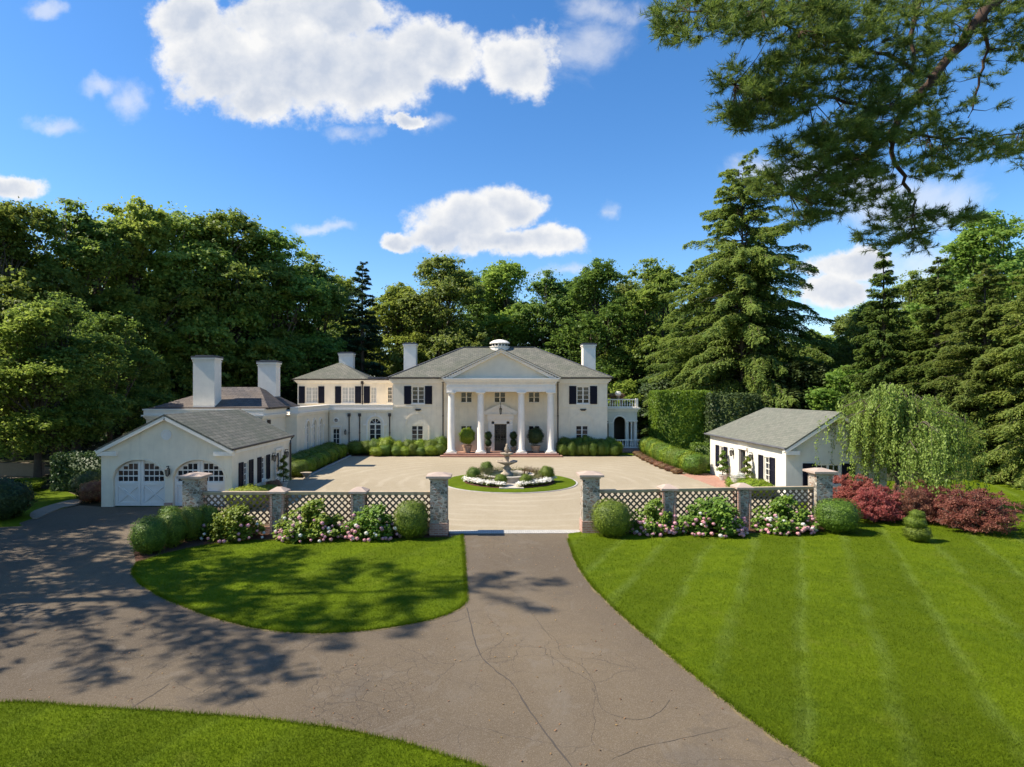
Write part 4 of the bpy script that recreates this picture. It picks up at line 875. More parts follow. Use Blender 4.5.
for i in (0, 1, 2, 4, 5, 6):
    (xa, ya, ba, _), (xb, yb, bb, _) = PL[i], PL[i + 1]
    A = Vector((xa, ya, 0)); B = Vector((xb, yb, 0)); d = (B - A).normalized(); A = A + d * (.36 if ba else .25); B = B - d * (.36 if bb else .25); nrm = Vector((-d.y, d.x, 0)); Ln = (B - A).length
    lb = ['leftmost lattice fence panel, before the garage', 'lattice fence panel second from the left', 'lattice fence panel just left of the gateway', 'lattice fence panel just right of the gateway', 'lattice fence panel second from the right', 'rightmost lattice fence panel, before the outbuilding'][pn]; pn += 1
    t = thing('lattice_fence', 'brown ' + lb, 'fence panel', tuple(A), 'lattice panels of the front fence')
    M_ = (A + B) / 2
    m = MB(); m.obox(M_ + Vector((0, 0, .17)), (Ln / 2, .13, .17), (d, nrm, (0, 0, 1))); m.build('brick_plinth', 'pillar_brick', t)
    m = MB(); m.obox(M_ + Vector((0, 0, 1.735)), (Ln / 2, .10, .035), (d, nrm, (0, 0, 1))); m.obox(M_ + Vector((0, 0, 1.665)), (Ln / 2, .05, .034), (d, nrm, (0, 0, 1))); m.obox(M_ + Vector((0, 0, .38)), (Ln / 2, .05, .04), (d, nrm, (0, 0, 1))); m.build('rail', 'rail_wood', t)
    m = MB(); z0, z1 = .42, 1.63; H = z1 - z0; sp_ = .27
    for sg, off in ((1, -.018), (-1, .018)):
        k = -H
        while k < Ln + H:
            u0, u1 = (k, k + H) if sg > 0 else (k + H, k); a0, a1 = z0, z1
            def clip(ua, za, ub, zb):
                t0, t1 = 0., 1.
                dd = ub - ua
                for lo_ in (0,):
                    ta = (0 - ua) / dd; tb = (Ln - ua) / dd; t0 = max(t0, min(ta, tb)); t1 = min(t1, max(ta, tb))
                return (t0, t1) if t1 - t0 > .02 else None
            c = clip(u0, a0, u1, a1)
            if c:
                p = A + d * (u0 + (u1 - u0) * c[0]) + Vector((0, 0, a0 + H * c[0])) + nrm * off; q = A + d * (u0 + (u1 - u0) * c[1]) + Vector((0, 0, a0 + H * c[1])) + nrm * off
                m.bar(p, q,   .018, .07, up=nrm.cross((q - p).normalized()))
            k += sp_
    m.build('lattice', 'lattice_wood', t)
# low stone wall in the woods
m = MB(); m.box(-37, -31.2, 42.0, 42.5, 0, .8); m.box(-37.1, -31.1, 41.95, 42.55, .8, .9); m.build('garden_wall', 'lane', None, loc=(-34, 42, 0), label='low pale stone wall glimpsed under the trees at the left edge', cat='wall')
# ------------------------------------------------------------------ foliage builders (numpy)
def fast_mesh(name, V, F, mat, smooth=False):
    V = np.asarray(V, np.float32); F = np.asarray(F, np.int32); k = F.shape[1]
    me = bpy.data.meshes.new(name); me.vertices.add(len(V)); me.vertices.foreach_set('co', V.ravel())
    me.loops.add(F.size); me.loops.foreach_set('vertex_index', F.ravel()); me.polygons.add(len(F))
    me.polygons.foreach_set('loop_start', np.arange(0, F.size, k, dtype=np.int32)); me.update(calc_edges=True)
    if smooth: me.polygons.foreach_set('use_smooth', np.ones(len(F), bool))
    me.materials.append(MATS[mat]); me.validate(); return me
def unit(a): return a / (np.linalg.norm(a, axis=1, keepdims=True) + 1e-9)
def rand_unit(n): return unit(rng.normal(size=(n, 3)))
def leaves(C, Nrm, size, aspect=1.6, jitter=.9, T=None):
    """rhombic leaves at C with normals near Nrm; size scalar or array; returns V,F"""
    n = len(C); N = unit(Nrm + jitter * rand_unit(n)); A = T if T is not None else rand_unit(n)
    A = unit(A - (A * N).sum(1, keepdims=True) * N); B = np.cross(N, A)
    s = (np.asarray(size) * np.ones(n) * rng.uniform(.6, 1.35, n))[:, None]; w = s / aspect
    fold = N * s * .12
    V = np.stack([C - A * s * .5, C + B * w * .5 + fold, C + A * s * .5, C - B * w * .5 + fold], 1).reshape(-1, 3)
    F = np.arange(4 * n).reshape(-1, 4); return V, F
def join(parts):
    V = []; F = []; b = 0
    for v, f in parts:
        V.append(v); F.append(f + b); b += len(v)
    return np.concatenate(V), np.concatenate(F)
def clump_leaves(cent, rad, n_each, size, flat=.75, aspect=1.5, core=.35, up=.35):
    """cent (k,3), rad (k,), leaves spread through each clump, denser towards its skin"""
    k = len(cent); idx = np.repeat(np.arange(k), n_each); n = len(idx)
    d = rand_unit(n); d[:, 2] = np.where(d[:, 2] < -.3, -d[:, 2] * .7, d[:, 2])
    r = rng.uniform(core, 1, n) ** .6; lump = 1 + .25 * np.sin(d[:, 0] * 5 + idx) * np.sin(d[:, 1] * 4 + 2 * idx)
    C = cent[idx] + d * (rad[idx] * r * lump)[:, None] * np.array([1, 1, flat])
    N = d * .35 + np.array([-.45, -.1, up + .45]); return leaves(C, N, size, aspect, .75)
def branch_tube(mb, a, b, r0, r1, bend=.12, n=5, sides=5):
    a = Vector(a); b = Vector(b); L = (b - a).length; pts = []
    off = Vector((random.uniform(-1, 1), random.uniform(-1, 1), random.uniform(-.2, .6))) * L * bend
    for i in range(n + 1):
        t = i / n; pts.append(a.lerp(b, t) + off * math.sin(math.pi * t))
    mb.tube(pts, [r0 + (r1 - r0) * i / n for i in range(n + 1)], sides); return pts
def deciduous(seed, H=24, rad=6.2, base=.22, n_cl=85, cl_r=1.7, n_leaf=330, size=.40, leafmat='oak_leaves', squash=1.0, lobes=7):
    global rng; rng = np.random.default_rng(seed); random.seed(seed)
    tb = MB(); fork = H * random.uniform(.30, .42)
    top = Vector((random.uniform(-.8, .8), random.uniform(-.8, .8), fork)); tb.tube([(0, 0, -.3), (0.05, 0, .6), (top.x * .5, top.y * .5, fork * .5), top], [.55, .40, .33, .28], 9)
    cz = H * (base + 1) / 2; hz = H * (1 - base) / 2
    # big lobes, each carrying its clumps
    LC = []
    for i in range(lobes):
        a = 2 * math.pi * (i + random.uniform(-.3, .3)) / lobes * 2.4; h = (i + .5) / lobes
        rr = rad * (.66 * math.sin(math.pi * min(1, .28 + h * .70)) ** .8)
        LC.append((rr * math.cos(a), rr * math.sin(a), H * base + (H * (1 - base)) * (.14 + .74 * h), rad * random.uniform(.36, .50) * (1.0 if h < .8 else .72)))
    LC.append((0, 0, H - rad * .52, rad * .5)); LC.append((0, 0, cz, rad * .62))
    cent = []; cr = []
    per = max(4, n_cl // len(LC))
    for (x, y, z, r) in LC:
        for k in range(per):
            d = rand_unit(1)[0]; d[2] = abs(d[2]) * .9 if rng.random() < .72 else d[2]
            q = rng.uniform(.55, 1.0)
            cent.append((x + d[0] * r * q, y + d[1] * r * q, z + d[2] * r * q * .95)); cr.append(cl_r * rng.uniform(.5, 1.1))
    cent = np.array(cent); cr = np.array(cr)
    V, F = clump_leaves(cent, cr, n_leaf, size, .85, 1.5, .2)
    fi = []
    for (x, y, z, r) in LC:      # loose leaves that fill each lobe between its clumps
        nf = 560; d = rand_unit(nf); fi.append(np.array([x, y, z]) + d * (r * 1.02 * rng.uniform(.35, 1, nf) ** .5)[:, None])
    fi = np.concatenate(fi); V, F = join([(V, F), leaves(fi, np.tile([-.4, -.3, .6], (len(fi), 1)), size * .95, 1.5, 1.0)])
    for (x, y, z, r) in LC:
        zz = max(z - r * .5, fork * .8); mid = branch_tube(tb, top if zz > fork else Vector((top.x * .7, top.y * .7, fork * .75)), (x * .8, y * .8, zz + r * .3), .17, .06, .10)
        for k in range(5):
            c = cent[rng.integers(len(cent))]
            j = int(rng.integers(per)) ; c = cent[min(len(cent) - 1, LC.index((x, y, z, r)) * per + j)]
            branch_tube(tb, mid[3], c, .055, .015, .12, 4, 4)
    tm = mkmesh('trunk', tb.V, tb.F, 'bark', True, uv=False)
    return tm, fast_mesh('crown', V, F, leafmat)
def conifer(seed, H=24, rad=5, base=.06, whorls=34, per=7, droop=.35, size=.34, leafmat='hemlock_needles', power=.8, gap=.08, irregular=.25, hang=.5, dens=1.0, dead=0, trunk='bark', zj=.12):
    global rng; rng = np.random.default_rng(seed); random.seed(seed)
    tb = MB(); tb.tube([(0, 0, -.3), (0, 0, 1), (.05, 0, H * .5), (0, .05, H * .97)], [.48, .36, .22, .03], 9)
    parts = []
    for w in range(whorls):
        t = (w + rng.uniform(-.3, .3)) / whorls; t = max(0, min(.985, t)); z = H * (base + (1 - base) * t)
        L0 = rad * (1 - t) ** power
        if t < .12: L0 *= .75 + t * 2
        L0 += .35; nb = max(3, int(per * (.6 + .6 * (1 - t))))
        for b in range(nb):
            if rng.random() < gap: continue
            zb = z + rng.normal() * zj; a = 2 * math.pi * (b / nb + w * .383 + rng.uniform(-.08, .08)); L = L0 * (1 + irregular * rng.normal() * .7); L = max(.3, min(L, L0 * 1.45))
            dx, dy = math.cos(a), math.sin(a); rise = rng.uniform(.05, .28) * (1 + t); n = 7; pts = []
            for i in range(n + 1):
                s = i / n; pts.append(np.array([dx * L * s, dy * L * s, zb + L * (rise * s - droop * s * s * (1.3 - .6 * t)) + rng.normal() * .02 * L]))
            isdead = dead and rng.random() < dead and t < .8
            if L > 1.0 or isdead: tb.tube([tuple(p) for p in pts], [max(.012, .055 * (1 - s / n) * min(1, L / 4) + .012) for s in range(n + 1)], 4)
            if isdead: continue
            m = int(L * 68 * dens * (.55 + .5)); s = rng.uniform(.12, 1.02, m) ** .75; k = np.clip((s * n).astype(int), 0, n - 1); P0 = np.array(pts); fr = s * n - k
            C = P0[k] + (P0[np.clip(k + 1, 0, n)] - P0[k]) * fr[:, None]
            side = np.array([-dy, dx, 0]); sp = rng.uniform(-1, 1, m); wd = (.12 + .42 * np.sin(np.clip(s, 0, 1) * math.pi * .8 + .25)) * min(1.8, .25 * L + .35)
            # foliage hangs in separate side sprays
            comb = .75 + .25 * np.sign(np.sin(s * L * 5 + 3 * sp))
            C = C + side * (sp * wd * comb)[:, None] + np.array([0, 0, 1]) * (-np.abs(sp) * wd * hang * rng.uniform(.2, 1.3, m) + rng.normal(size=m) * .05)[:, None]
            T = side * np.sign(sp)[:, None] + np.array([dx, dy, 0]) * .9 + np.array([0, 0, -1]) * (hang * .9)
            parts.append(leaves(C, np.array([0, 0, 1.]) + np.zeros((m, 3)) + np.array([dx, dy, 0]) * .3, size, 2.6, .55, T + .35 * rand_unit(m)))
    V, F = join(parts); tm = mkmesh('trunk', tb.V, tb.F, trunk, True, uv=False); return tm, fast_mesh('crown', V, F, leafmat)
def place_tree(name, meshes, label, cat, x, y, h, H0, wide=1.0, rz=None, group=None, z=0):
    o = thing(name, label, cat, (x, y, z), group); s = h / H0
    o.scale = (s * wide, s * wide, s); o.rotation_euler = (0, 0, rz if rz is not None else random.uniform(0, 6.28))
    for nm, me in zip(('trunk', 'crown'), meshes): link(nm, me, o)
    return o
def pos(px, Y): return ((px - 485) / 600 * Y, Y)
def htop(py, Y): return CAMH + (392 - py) / 600 * Y

# ------------------------------------------------------------------ trees
DEC = [deciduous(11, 24, 7.0, .06, 560, .85, 80, .33, 'oak_leaves', 1, 17), deciduous(12, 24, 6.6, .05, 560, .82, 78, .32, 'oak_leaves', 1, 18), deciduous(13, 24, 7.4, .06, 580, .9, 80, .34, 'maple_leaves', 1, 17), deciduous(14, 24, 6.6, .10, 480, .85, 74, .33, 'maple_leaves', 1, 15), deciduous(15, 24, 6.9, .05, 560, .85, 78, .31, 'oak_leaves', 1, 20)]
LOW = [deciduous(21, 9, 3.6, .05, 60, 1.15, 260, .34, 'maple_leaves', 1, 6), deciduous(22, 9, 4.0, .02, 60, 1.2, 260, .36, 'dark_shrub_leaves', 1, 6)]
HEM = conifer(31, 29, 8.6, .08, 62, 10, .34, .33, 'hemlock_needles', .52, .16, .50, .9, 1.7, .08, 'bark', .7)
HEM2 = conifer(32, 24, 6.2, .05, 46, 9, .36, .33, 'hemlock_needles', .6, .06, .34, .9, 1.4, .02, 'bark', .5)
SPR = conifer(33, 20, 3.9, .03, 36, 9, .30, .30, 'spruce_needles', .85, .02, .22, 1.0, 1.5)
SPB = conifer(34, 22, 4.2, .03, 34, 8, .25, .34, 'blue_spruce_needles', .9, .02, .15, .6, 1.3)
random.seed(3)
TR = [  # mesh, px, Y, top px, wide, label
 (DEC[2], -34, 58, 205, .9, 'broad leafy tree whose crown leans in at the left edge of the picture'),
 (DEC[0], 18, 52, 196, 1.0, 'tall green tree at the far left above the dark wood'),
 (DEC[1], 76, 56, 198, 1.05, 'tall round topped tree second from the left, behind the lane'),
 (DEC[2], 132, 62, 197, 1.0, 'tall tree rising above the left part of the garage roof'),
 (DEC[3], 178, 66, 203, 1.1, 'tall loose crowned tree left of the big left chimney'),
 (DEC[0], 232, 70, 206, 1.0, 'tall tree straight above the big left chimney'),
 (DEC[3], 275, 74, 226, 1.1, 'tree above the second chimney of the service wing'),
 (DEC[1], 312, 80, 252, 1.0, 'tree left of the pointed conifer, over the upper floor of the wing'),
 (SPB, 362, 76, 260, 1.0, 'dark pointed conifer standing among round trees behind the service wing'),
 (DEC[3], 398, 90, 280, 1.0, 'lower round tree just right of the pointed conifer'),
 (DEC[0], 442, 88, 250, 1.0, 'tall tree rising behind the left end of the main roof'),
 (DEC[3], 505, 96, 258, 1.05, 'loose crowned tree behind the cupola with sky showing through'),
 (DEC[1], 548, 92, 268, 1.0, 'tree behind the right half of the main roof'),
 (DEC[2], 600, 86, 258, .9, 'broad tree behind the right chimney of the mansion'),
 (DEC[1], 652, 84, 256, 1.0, 'tree standing between the mansion and the giant hemlock'),
 (HEM2, 695, 76, 268, 1.05, 'shorter hemlock hugging the left side of the giant hemlock'),
 (HEM, 742, 66, 168, .86, 'giant ragged hemlock towering over the outbuilding, tallest tree of the picture'),
 (LOW[0], 826, 74, 335, 1.2, 'low bushy tree seen in the gap right of the giant hemlock'),
 (DEC[2], 850, 92, 312, .9, 'round light green tree in the gap between the hemlock and the spruces'),
 (SPR, 884, 50, 250, 1.0, 'narrow spruce behind the weeping tree, left of the spruces'),
 (SPR, 938, 47, 256, 1.05, 'dark spruce right behind the crown of the weeping tree'),
 (DEC[2], 992, 54, 210, .9, 'tall broadleaf tree with a rounded top above the right spruces'),
 (HEM2, 985, 42, 268, 1.0, 'dense hemlock with drooping boughs behind the red maples at the right'),
 (HEM2, 1052, 38, 240, 1.0, 'drooping hemlock cut by the right edge of the picture'),
 (DEC[4], 868, 66, 300, .9, 'green tree closing the gap behind the narrow spruce'),
 (DEC[1], 915, 62, 268, .9, 'leafy tree between the two spruces, behind them'),
 (DEC[4], 1040, 60, 235, .9, 'tall leafy tree in the rear at the right edge of the picture'),
 (DEC[0], 955, 70, 262, .9, 'leafy tree in the rear above the weeping tree'),
 (DEC[4], 205, 78, 222, 1.0, 'tree seen between the crowns left of the big chimney'),
 (DEC[2], 340, 94, 275, 1.0, 'tree filling the gap left behind the pointed conifer'),
 (DEC[4], 472, 100, 268, 1.0, 'tree behind the house between the left chimney and the cupola'),
 (DEC[0], 575, 98, 276, 1.0, 'rear tree behind the house just left of the right chimney'),
 (DEC[3], 628, 96, 276, 1.0, 'rear tree just right of the right chimney of the mansion'),
]
for me, px, Y, top, wide, lb in TR:
    x, y = pos(px, Y); h = htop(top, Y); H0 = {id(HEM): 29, id(HEM2): 24, id(SPR): 20, id(SPB): 22}.get(id(me), 24 if not any(me is l for l in LOW) else 9)
    nm = 'hemlock_tree' if me in (HEM, HEM2) else 'spruce_tree' if me in (SPR, SPB) else 'leafy_tree'
    place_tree(nm, me, lb, 'tree', x, y, h, H0, wide * random.uniform(.95, 1.12), None, 'trees round the house')
ORD2 = ORDN + ['seventeenth', 'eighteenth', 'nineteenth', 'twentieth'] + ['twenty-' + w for w in ORDN[:9]]
# the wood behind, second and third rows
k = 0
for row, (Y0, tops, st) in enumerate(((101, 292, 78), (118, 300, 84))):
    for kk, px in enumerate(range(-50 + row * 40, 1120, st)):
        x, y = pos(px + random.uniform(-12, 12), Y0 + random.uniform(-5, 5)); h = htop(tops + random.uniform(-8, 12) + (0 if px < 780 or px > 880 else 36), y)
        place_tree('leafy_tree', DEC[k % 4], '%s tree from the left in the %s row of the far wood' % (ORD2[kk], ['nearer', 'rearmost'][row]), 'tree', x, y, h, 24, random.uniform(.95, 1.15), None, 'far trees of the wood'); k += 1
# understorey at the edge of the wood
US = [(-25, 56), (22, 57), (66, 58), (112, 60), (150, 63), (195, 66), (240, 70), (284, 76), (330, 78), (380, 80), (430, 82), (480, 84), (530, 84), (585, 82), (625, 78), (658, 76), (690, 72), (725, 72), (770, 66), (805, 60), (850, 56), (895, 55), (945, 52), (1000, 47), (1050, 42)]
for i, (px, Y) in enumerate(US):
    x, y = pos(px, Y); place_tree('understorey_tree', LOW[i % 2], '%s low bushy tree from the left along the front edge of the wood' % ORD2[i], 'tree', x, y, random.uniform(6.5, 9.5), 9, random.uniform(1.05, 1.4), None, 'low trees along the edge of the wood')
for i, (px, Y) in enumerate([(-45, 62), (0, 66), (45, 68), (90, 71), (140, 76), (190, 80)]):
    x, y = pos(px, Y); place_tree('understorey_tree', LOW[(i + 1) % 2], '%s shaded low tree from the left, deep in the wood behind the lane' % ORD2[i], 'tree', x, y, random.uniform(9, 12), 9, 1.3, None, 'low trees along the edge of the wood')
# trees of the left wood whose trunks show beside the lane
for i, (px, Y, top, me, lb) in enumerate([(38, 39.5, 300, DEC[3], 'dark trunked tree beside the lane, left of the clipped yew hedge'), (57, 41, 290, DEC[1], 'paler trunked tree directly right of the dark trunk by the lane'), (-8, 43, 290, DEC[0], 'tree at the left edge whose boughs hang over the low stone wall'), (112, 48, 310, DEC[3], 'tree leaning over the left slope of the garage roof')]):
    x, y = pos(px, Y); place_tree('leafy_tree', me, lb, 'tree', x, y, htop(top, Y), 24, 1.25, None, 'trees round the house')
# trees out of the frame at the left that shade the drive
PIN = conifer(35, 23, 7.0, .24, 15, 5, .06, .36, 'pine_needles', .38, .18, .42, .15, .55, 0, 'pine_bark')
for i, (x, y, h, me, w) in enumerate([(-24.2, 16.1, 27.5, PIN, .80), (-34, 22.5, 22, PIN, 1.1), (-37, 28.0, 24, DEC[0], .9), (-45, 35, 20, DEC[2], .8), (-27.5, 18.0, 22.5, PIN, .75)]):
    lb = ['pine standing nearest the drive, out of the picture to the left', 'taller pine behind the nearest one, out of the picture to the left', 'leafy tree left of the side lawn, out of the picture', 'leafy tree left of the lane, out of the picture', 'short pine nearest the camera, out of the picture to the left'][i]
    place_tree('pine_tree' if me is PIN else 'leafy_tree', me, lb, 'tree', x, y, h, 23 if me is PIN else 24, w, .7 + i * 1.3)

# ------------------------------------------------------------------ overhanging pine, near, right
def near_pine():
    global rng; rng = np.random.default_rng(77); random.seed(77)
    root = thing('pine_tree', 'near pine whose long needled boughs hang in from the top right corner', 'tree', (19.0, 15.5, 0))
    tb = MB(); tb.tube([(19, 15.5, -.3), (19, 15.5, 1), (18.9, 15.4, 10), (18.8, 15.3, 21), (18.8, 15.3, 27)], [.62, .5, .42, .3, .1], 10)
    def q(px, py, Y): return Vector(((px - 485) / 600 * Y, Y, CAMH + (392 - py) / 600 * Y))
    tips = []
    def limb(pts, r0, r1, sub=4):
        pp = []
        for i in range(len(pts) - 1):
            for s in range(sub):
                t = s / sub; p = pts[i].lerp(pts[i + 1], t); p += Vector((random.gauss(0, .02), random.gauss(0, .03), random.gauss(0, .02))); pp.append(p)
        pp.append(pts[-1]); n = len(pp); tb.tube(pp, [r0 + (r1 - r0) * i / (n - 1) for i in range(n)], 7); return pp
    main = limb([Vector((18.8, 15.3, 20.5)), q(1075, -75, 14.8), q(1020, -22, 14.6), q(985, 10, 14.4), q(960, 45, 14.3), q(930, 82, 14.1), q(905, 112, 14.0), q(888, 138, 13.9), q(868, 154, 13.8), q(843, 172, 13.6), q(826, 195, 13.4)], .17, .03)
    b2 = limb([q(888, 138, 13.9), q(897, 165, 14.0), q(908, 190, 14.1), q(916, 200, 14.2), q(912, 216, 14.3), q(920, 240, 14.4)], .055, .015)
    b3 = limb([q(985, 10, 14.4), q(988, 50, 14.9), q(978, 85, 15.1), q(968, 118, 15.2)], .05, .015)
    b4 = limb([Vector((18.8, 15.3, 19.3)), q(1000, -110, 13.8), q(925, -20, 13.5), q(910, 30, 13.3), q(912, 72, 13.2)], .09, .03)
    b5 = limb([q(935, 78, 14.1), q(885, 55, 13.4), q(850, 45, 13.0), q(800, 32, 12.6), q(760, 10, 12.4)], .05, .012)
    b6 = limb([q(912, 104, 14.0), q(870, 108, 13.0), q(820, 95, 12.6), q(770, 92, 12.2), q(735, 85, 12.0)], .05, .012)
    b7 = limb([Vector((18.8, 15.3, 22)), q(960, -100, 12.6), q(840, -20, 12.2), q(760, 2, 12.0), q(690, 12, 11.9)], .09, .014)
    b8 = limb([q(895, 128, 13.9), q(940, 140, 14.6), q(985, 138, 15.2), q(1030, 132, 15.6)], .04, .012)
    b9 = limb([q(868, 154, 13.8), q(830, 165, 13.2), q(790, 195, 12.8)], .035, .01)
    b10 = limb([q(1020, -22, 14.6), q(1050, 20, 15), q(1035, 60, 15.4)], .05, .012)
    limbs = [main[14:], b2, b3, b4[6:], b5, b6, b7[6:], b8, b9, b10]
    allp = np.array([tuple(p) for l in limbs for p in l])
    # foliage pads: px, py, Y, half width px, half height px, amount
    pads = [(700, 18, 11.9, 44, 22, 26), (672, 30, 11.8, 16, 14, 6), (745, 20, 12.1, 40, 20, 24), (800, 22, 12.5, 40, 26, 26), (850, 18, 12.6, 42, 26, 26), (900, 20, 13.0, 45, 28, 26), (832, 50, 12.8, 38, 24, 20),
            (745, 82, 12.0, 28, 18, 16), (780, 78, 12.2, 30, 22, 18), (800, 62, 12.5, 30, 20, 14), (735, 118, 11.9, 18, 14, 10), (765, 114, 12.1, 32, 20, 20), (795, 98, 12.4, 28, 24, 16), (860, 78, 13.0, 30, 24, 16),
            (870, 108, 13.3, 34, 24, 20), (850, 138, 13.5, 40, 22, 24), (815, 148, 13.1, 38, 18, 22), (785, 150, 12.9, 14, 8, 4), (880, 150, 13.8, 36, 26, 20), (838, 172, 13.5, 34, 18, 20), (800, 182, 12.8, 32, 18, 20), (772, 184, 12.7, 18, 12, 6),
            (805, 210, 12.8, 26, 16, 14), (830, 200, 13.2, 22, 16, 10), (900, 120, 14, 36, 28, 18), (930, 100, 14.5, 34, 30, 15), (930, 140, 14.5, 40, 18, 14), (965, 150, 15.0, 36, 16, 12), (1000, 142, 15.3, 34, 14, 10), (1022, 150, 15.5, 20, 18, 8),
            (950, 168, 15.0, 22, 10, 7), (885, 190, 14.0, 30, 22, 9), (905, 215, 14.2, 34, 18, 12), (940, 218, 14.5, 36, 12, 11), (965, 216, 14.6, 16, 8, 4), (890, 238, 14.2, 32, 14, 12), (870, 205, 13.9, 20, 20, 5), (920, 165, 14.2, 24, 16, 6),
            (1015, 48, 15.2, 26, 16, 12), (990, 20, 14.8, 40, 22, 14), (960, 10, 14.4, 44, 20, 15), (1020, 10, 15, 30, 24, 12), (940, 55, 14.0, 32, 26, 13), (905, 65, 13.4, 30, 26, 14), (985, 90, 15.2, 24, 30, 5), (830, 2, 12.4, 60, 18, 16), (925, 240, 14.4, 18, 10, 4)]
    Vp = []; 
    needles_C = []; needles_D = []
    twig = MB()
    for (px, py, Y, a, b, amt) in pads:
        for k in range(int(amt * 1.8)):
            ang = rng.uniform(0, 6.28); rr = math.sqrt(rng.uniform(0, 1)); c = q(px + a * rr * math.cos(ang), py + b * rr * math.sin(ang), Y + rng.normal() * .7 * a / 40)
            c = np.array(c); j = np.argmin(((allp - c) ** 2).sum(1) + ((allp - c)[:, 2] < -.2) * .3); s = allp[j]
            d = c - s; L = np.linalg.norm(d); d = d / (L + 1e-6)
            if k % 2 == 0 and L < 1.3:
                st = s + d * 0; mid = (st + c) / 2 + np.array([0, 0, -.05 * L]) + rng.normal(size=3) * .05; twig.tube([tuple(st), tuple(mid), tuple(c)], [.014, .008, .004], 3)
            # a spray of six twiglets, each ringed with needles
            for t in range(5):
                dd = unit((np.array([d[0], d[1], .25]) + .95 * rng.normal(size=3) * np.array([1, 1, .45]))[None])[0]; l = rng.uniform(.16, .34)
                if rng.random() < .35: twig.tube([tuple(c), tuple(c + dd * l)], [.005, .003], 3)
                m = 46; u = rng.uniform(.0, 1, m)
                needles_C.append(c + dd * (l * u)[:, None]); nd = unit(dd * 1.0 + 1.0 * rand_unit(m)); needles_D.append(nd)
    C = np.concatenate(needles_C); Dn = np.concatenate(needles_D); n = len(C); ln = rng.uniform(.09, .16, n)[:, None]; sd = unit(np.cross(Dn, rand_unit(n))) * .0062
    V = np.stack([C - sd, C + sd, C + Dn * ln], 1).reshape(-1, 3)
    o3 = np.array([19, 15.5, 0]); V = V - o3
    tb.build('trunk', 'pine_bark', root, smooth=True); twig.build('twigs', 'pine_bark', root)
    link('crown', fast_mesh('crown', V, np.arange(3 * n).reshape(-1, 3), 'pine_needles'), root)
near_pine()

# ------------------------------------------------------------------ shrubs and hedges
def ball_mesh(seed, mat, n=2600, size=.05, shape=(1, 1, 1), lump=.06, boxy=2.3, core_mat=None):
    """unit-radius leafy clipped ball whose foot is at z=-1"""
    global rng; rng = np.random.default_rng(seed); ph = rng.uniform(0, 6.28, 6)
    def surf(d):
        r = 1 / (np.abs(d) ** boxy).sum(1) ** (1 / boxy)
        l = np.sin(d[:, 0] * 5 + ph[0]) * np.sin(d[:, 1] * 4 + ph[1]) + .6 * np.sin(d[:, 2] * 9 + ph[2] + d[:, 0] * 3) + .5 * np.sin(d[:, 1] * 13 + ph[3]) * np.sin(d[:, 0] * 12 + ph[4])
        return r * (1 + lump * l)
    d = rand_unit(n); C = d * (surf(d) * rng.uniform(.89, 1.05, n))[:, None]; a = leaves(C, d * 1.2, size, 1.5, .5)
    U, Vv = 28, 18; th = np.linspace(0, 2 * np.pi, U, endpoint=False); phv = np.linspace(0.02, np.pi - .02, Vv)
    g = np.array([[np.sin(p) * np.cos(t), np.sin(p) * np.sin(t), np.cos(p)] for p in phv for t in th]); g = g * (surf(g) * .875)[:, None]
    Fq = np.array([[i * U + j, i * U + (j + 1) % U, (i + 1) * U + (j + 1) % U, (i + 1) * U + j] for i in range(Vv - 1) for j in range(U)])
    V, F = join([a, (g, Fq[:, ::-1])]); V = V * np.array(shape); V[:, 2] += shape[2]
    return fast_mesh('boxwood', V, F, mat)
BALLS = [ball_mesh(41, 'boxwood_leaves', 4200, .085, lump=.075), ball_mesh(42, 'boxwood_leaves', 4200, .085, lump=.09), ball_mesh(43, 'boxwood_leaves', 5200, .065, lump=.045, boxy=2.5)]
BRIGHT = [ball_mesh(44, 'bright_shrub_leaves', 4000, .10, lump=.11)]
DARKB = [ball_mesh(45, 'dark_shrub_leaves', 2800, .11, lump=.10)]
def ball(name, me, label, cat, x, y, rx, h, ry=None, group=None, z=0.0):
    o = link(name, me, None, (x, y, z)); o.scale = (rx, ry or rx, h / 2); o.rotation_euler = (random.uniform(-.05, .05), random.uniform(-.05, .05), random.uniform(0, 6.28))
    return tag(o, label, cat, group)
random.seed(5)
# hedge of four at the front left bed
for i, (x, y, r, h) in enumerate([(-12.25, 21.95, .62, 1.32), (-12.0, 22.95, .58, 1.36), (-11.75, 23.85, .56, 1.34), (-11.35, 24.45, .50, 1.28), (-12.75, 24.3, .55, 1.25)]):
    lb = ['clipped boxwood nearest the camera at the tip of the short hedge by the asphalt', 'second boxwood from the camera in the short hedge by the asphalt', 'third boxwood from the camera in the short hedge by the asphalt', 'last boxwood of the short hedge, against the left end of the lattice', 'boxwood at the foot of the far left gate pillar'][i]
    ball('boxwood', BALLS[i % 3], lb, 'shrub', x, y, r, h, group='boxwood hedge by the asphalt')
for x, y, r, h, lb in [(-2.95, 24.25, .70, 1.52, 'large dark clipped boxwood globe just left of the gateway'), (5.15, 24.55, .80, 1.50, 'large clipped boxwood globe just right of the gateway'), (14.75, 25.1, .88, 1.42, 'large clipped boxwood globe at the right end of the fence')]:
    ball('boxwood', BALLS[2], lb, 'shrub', x, y, r, h, group='boxwood globes of the front fence')
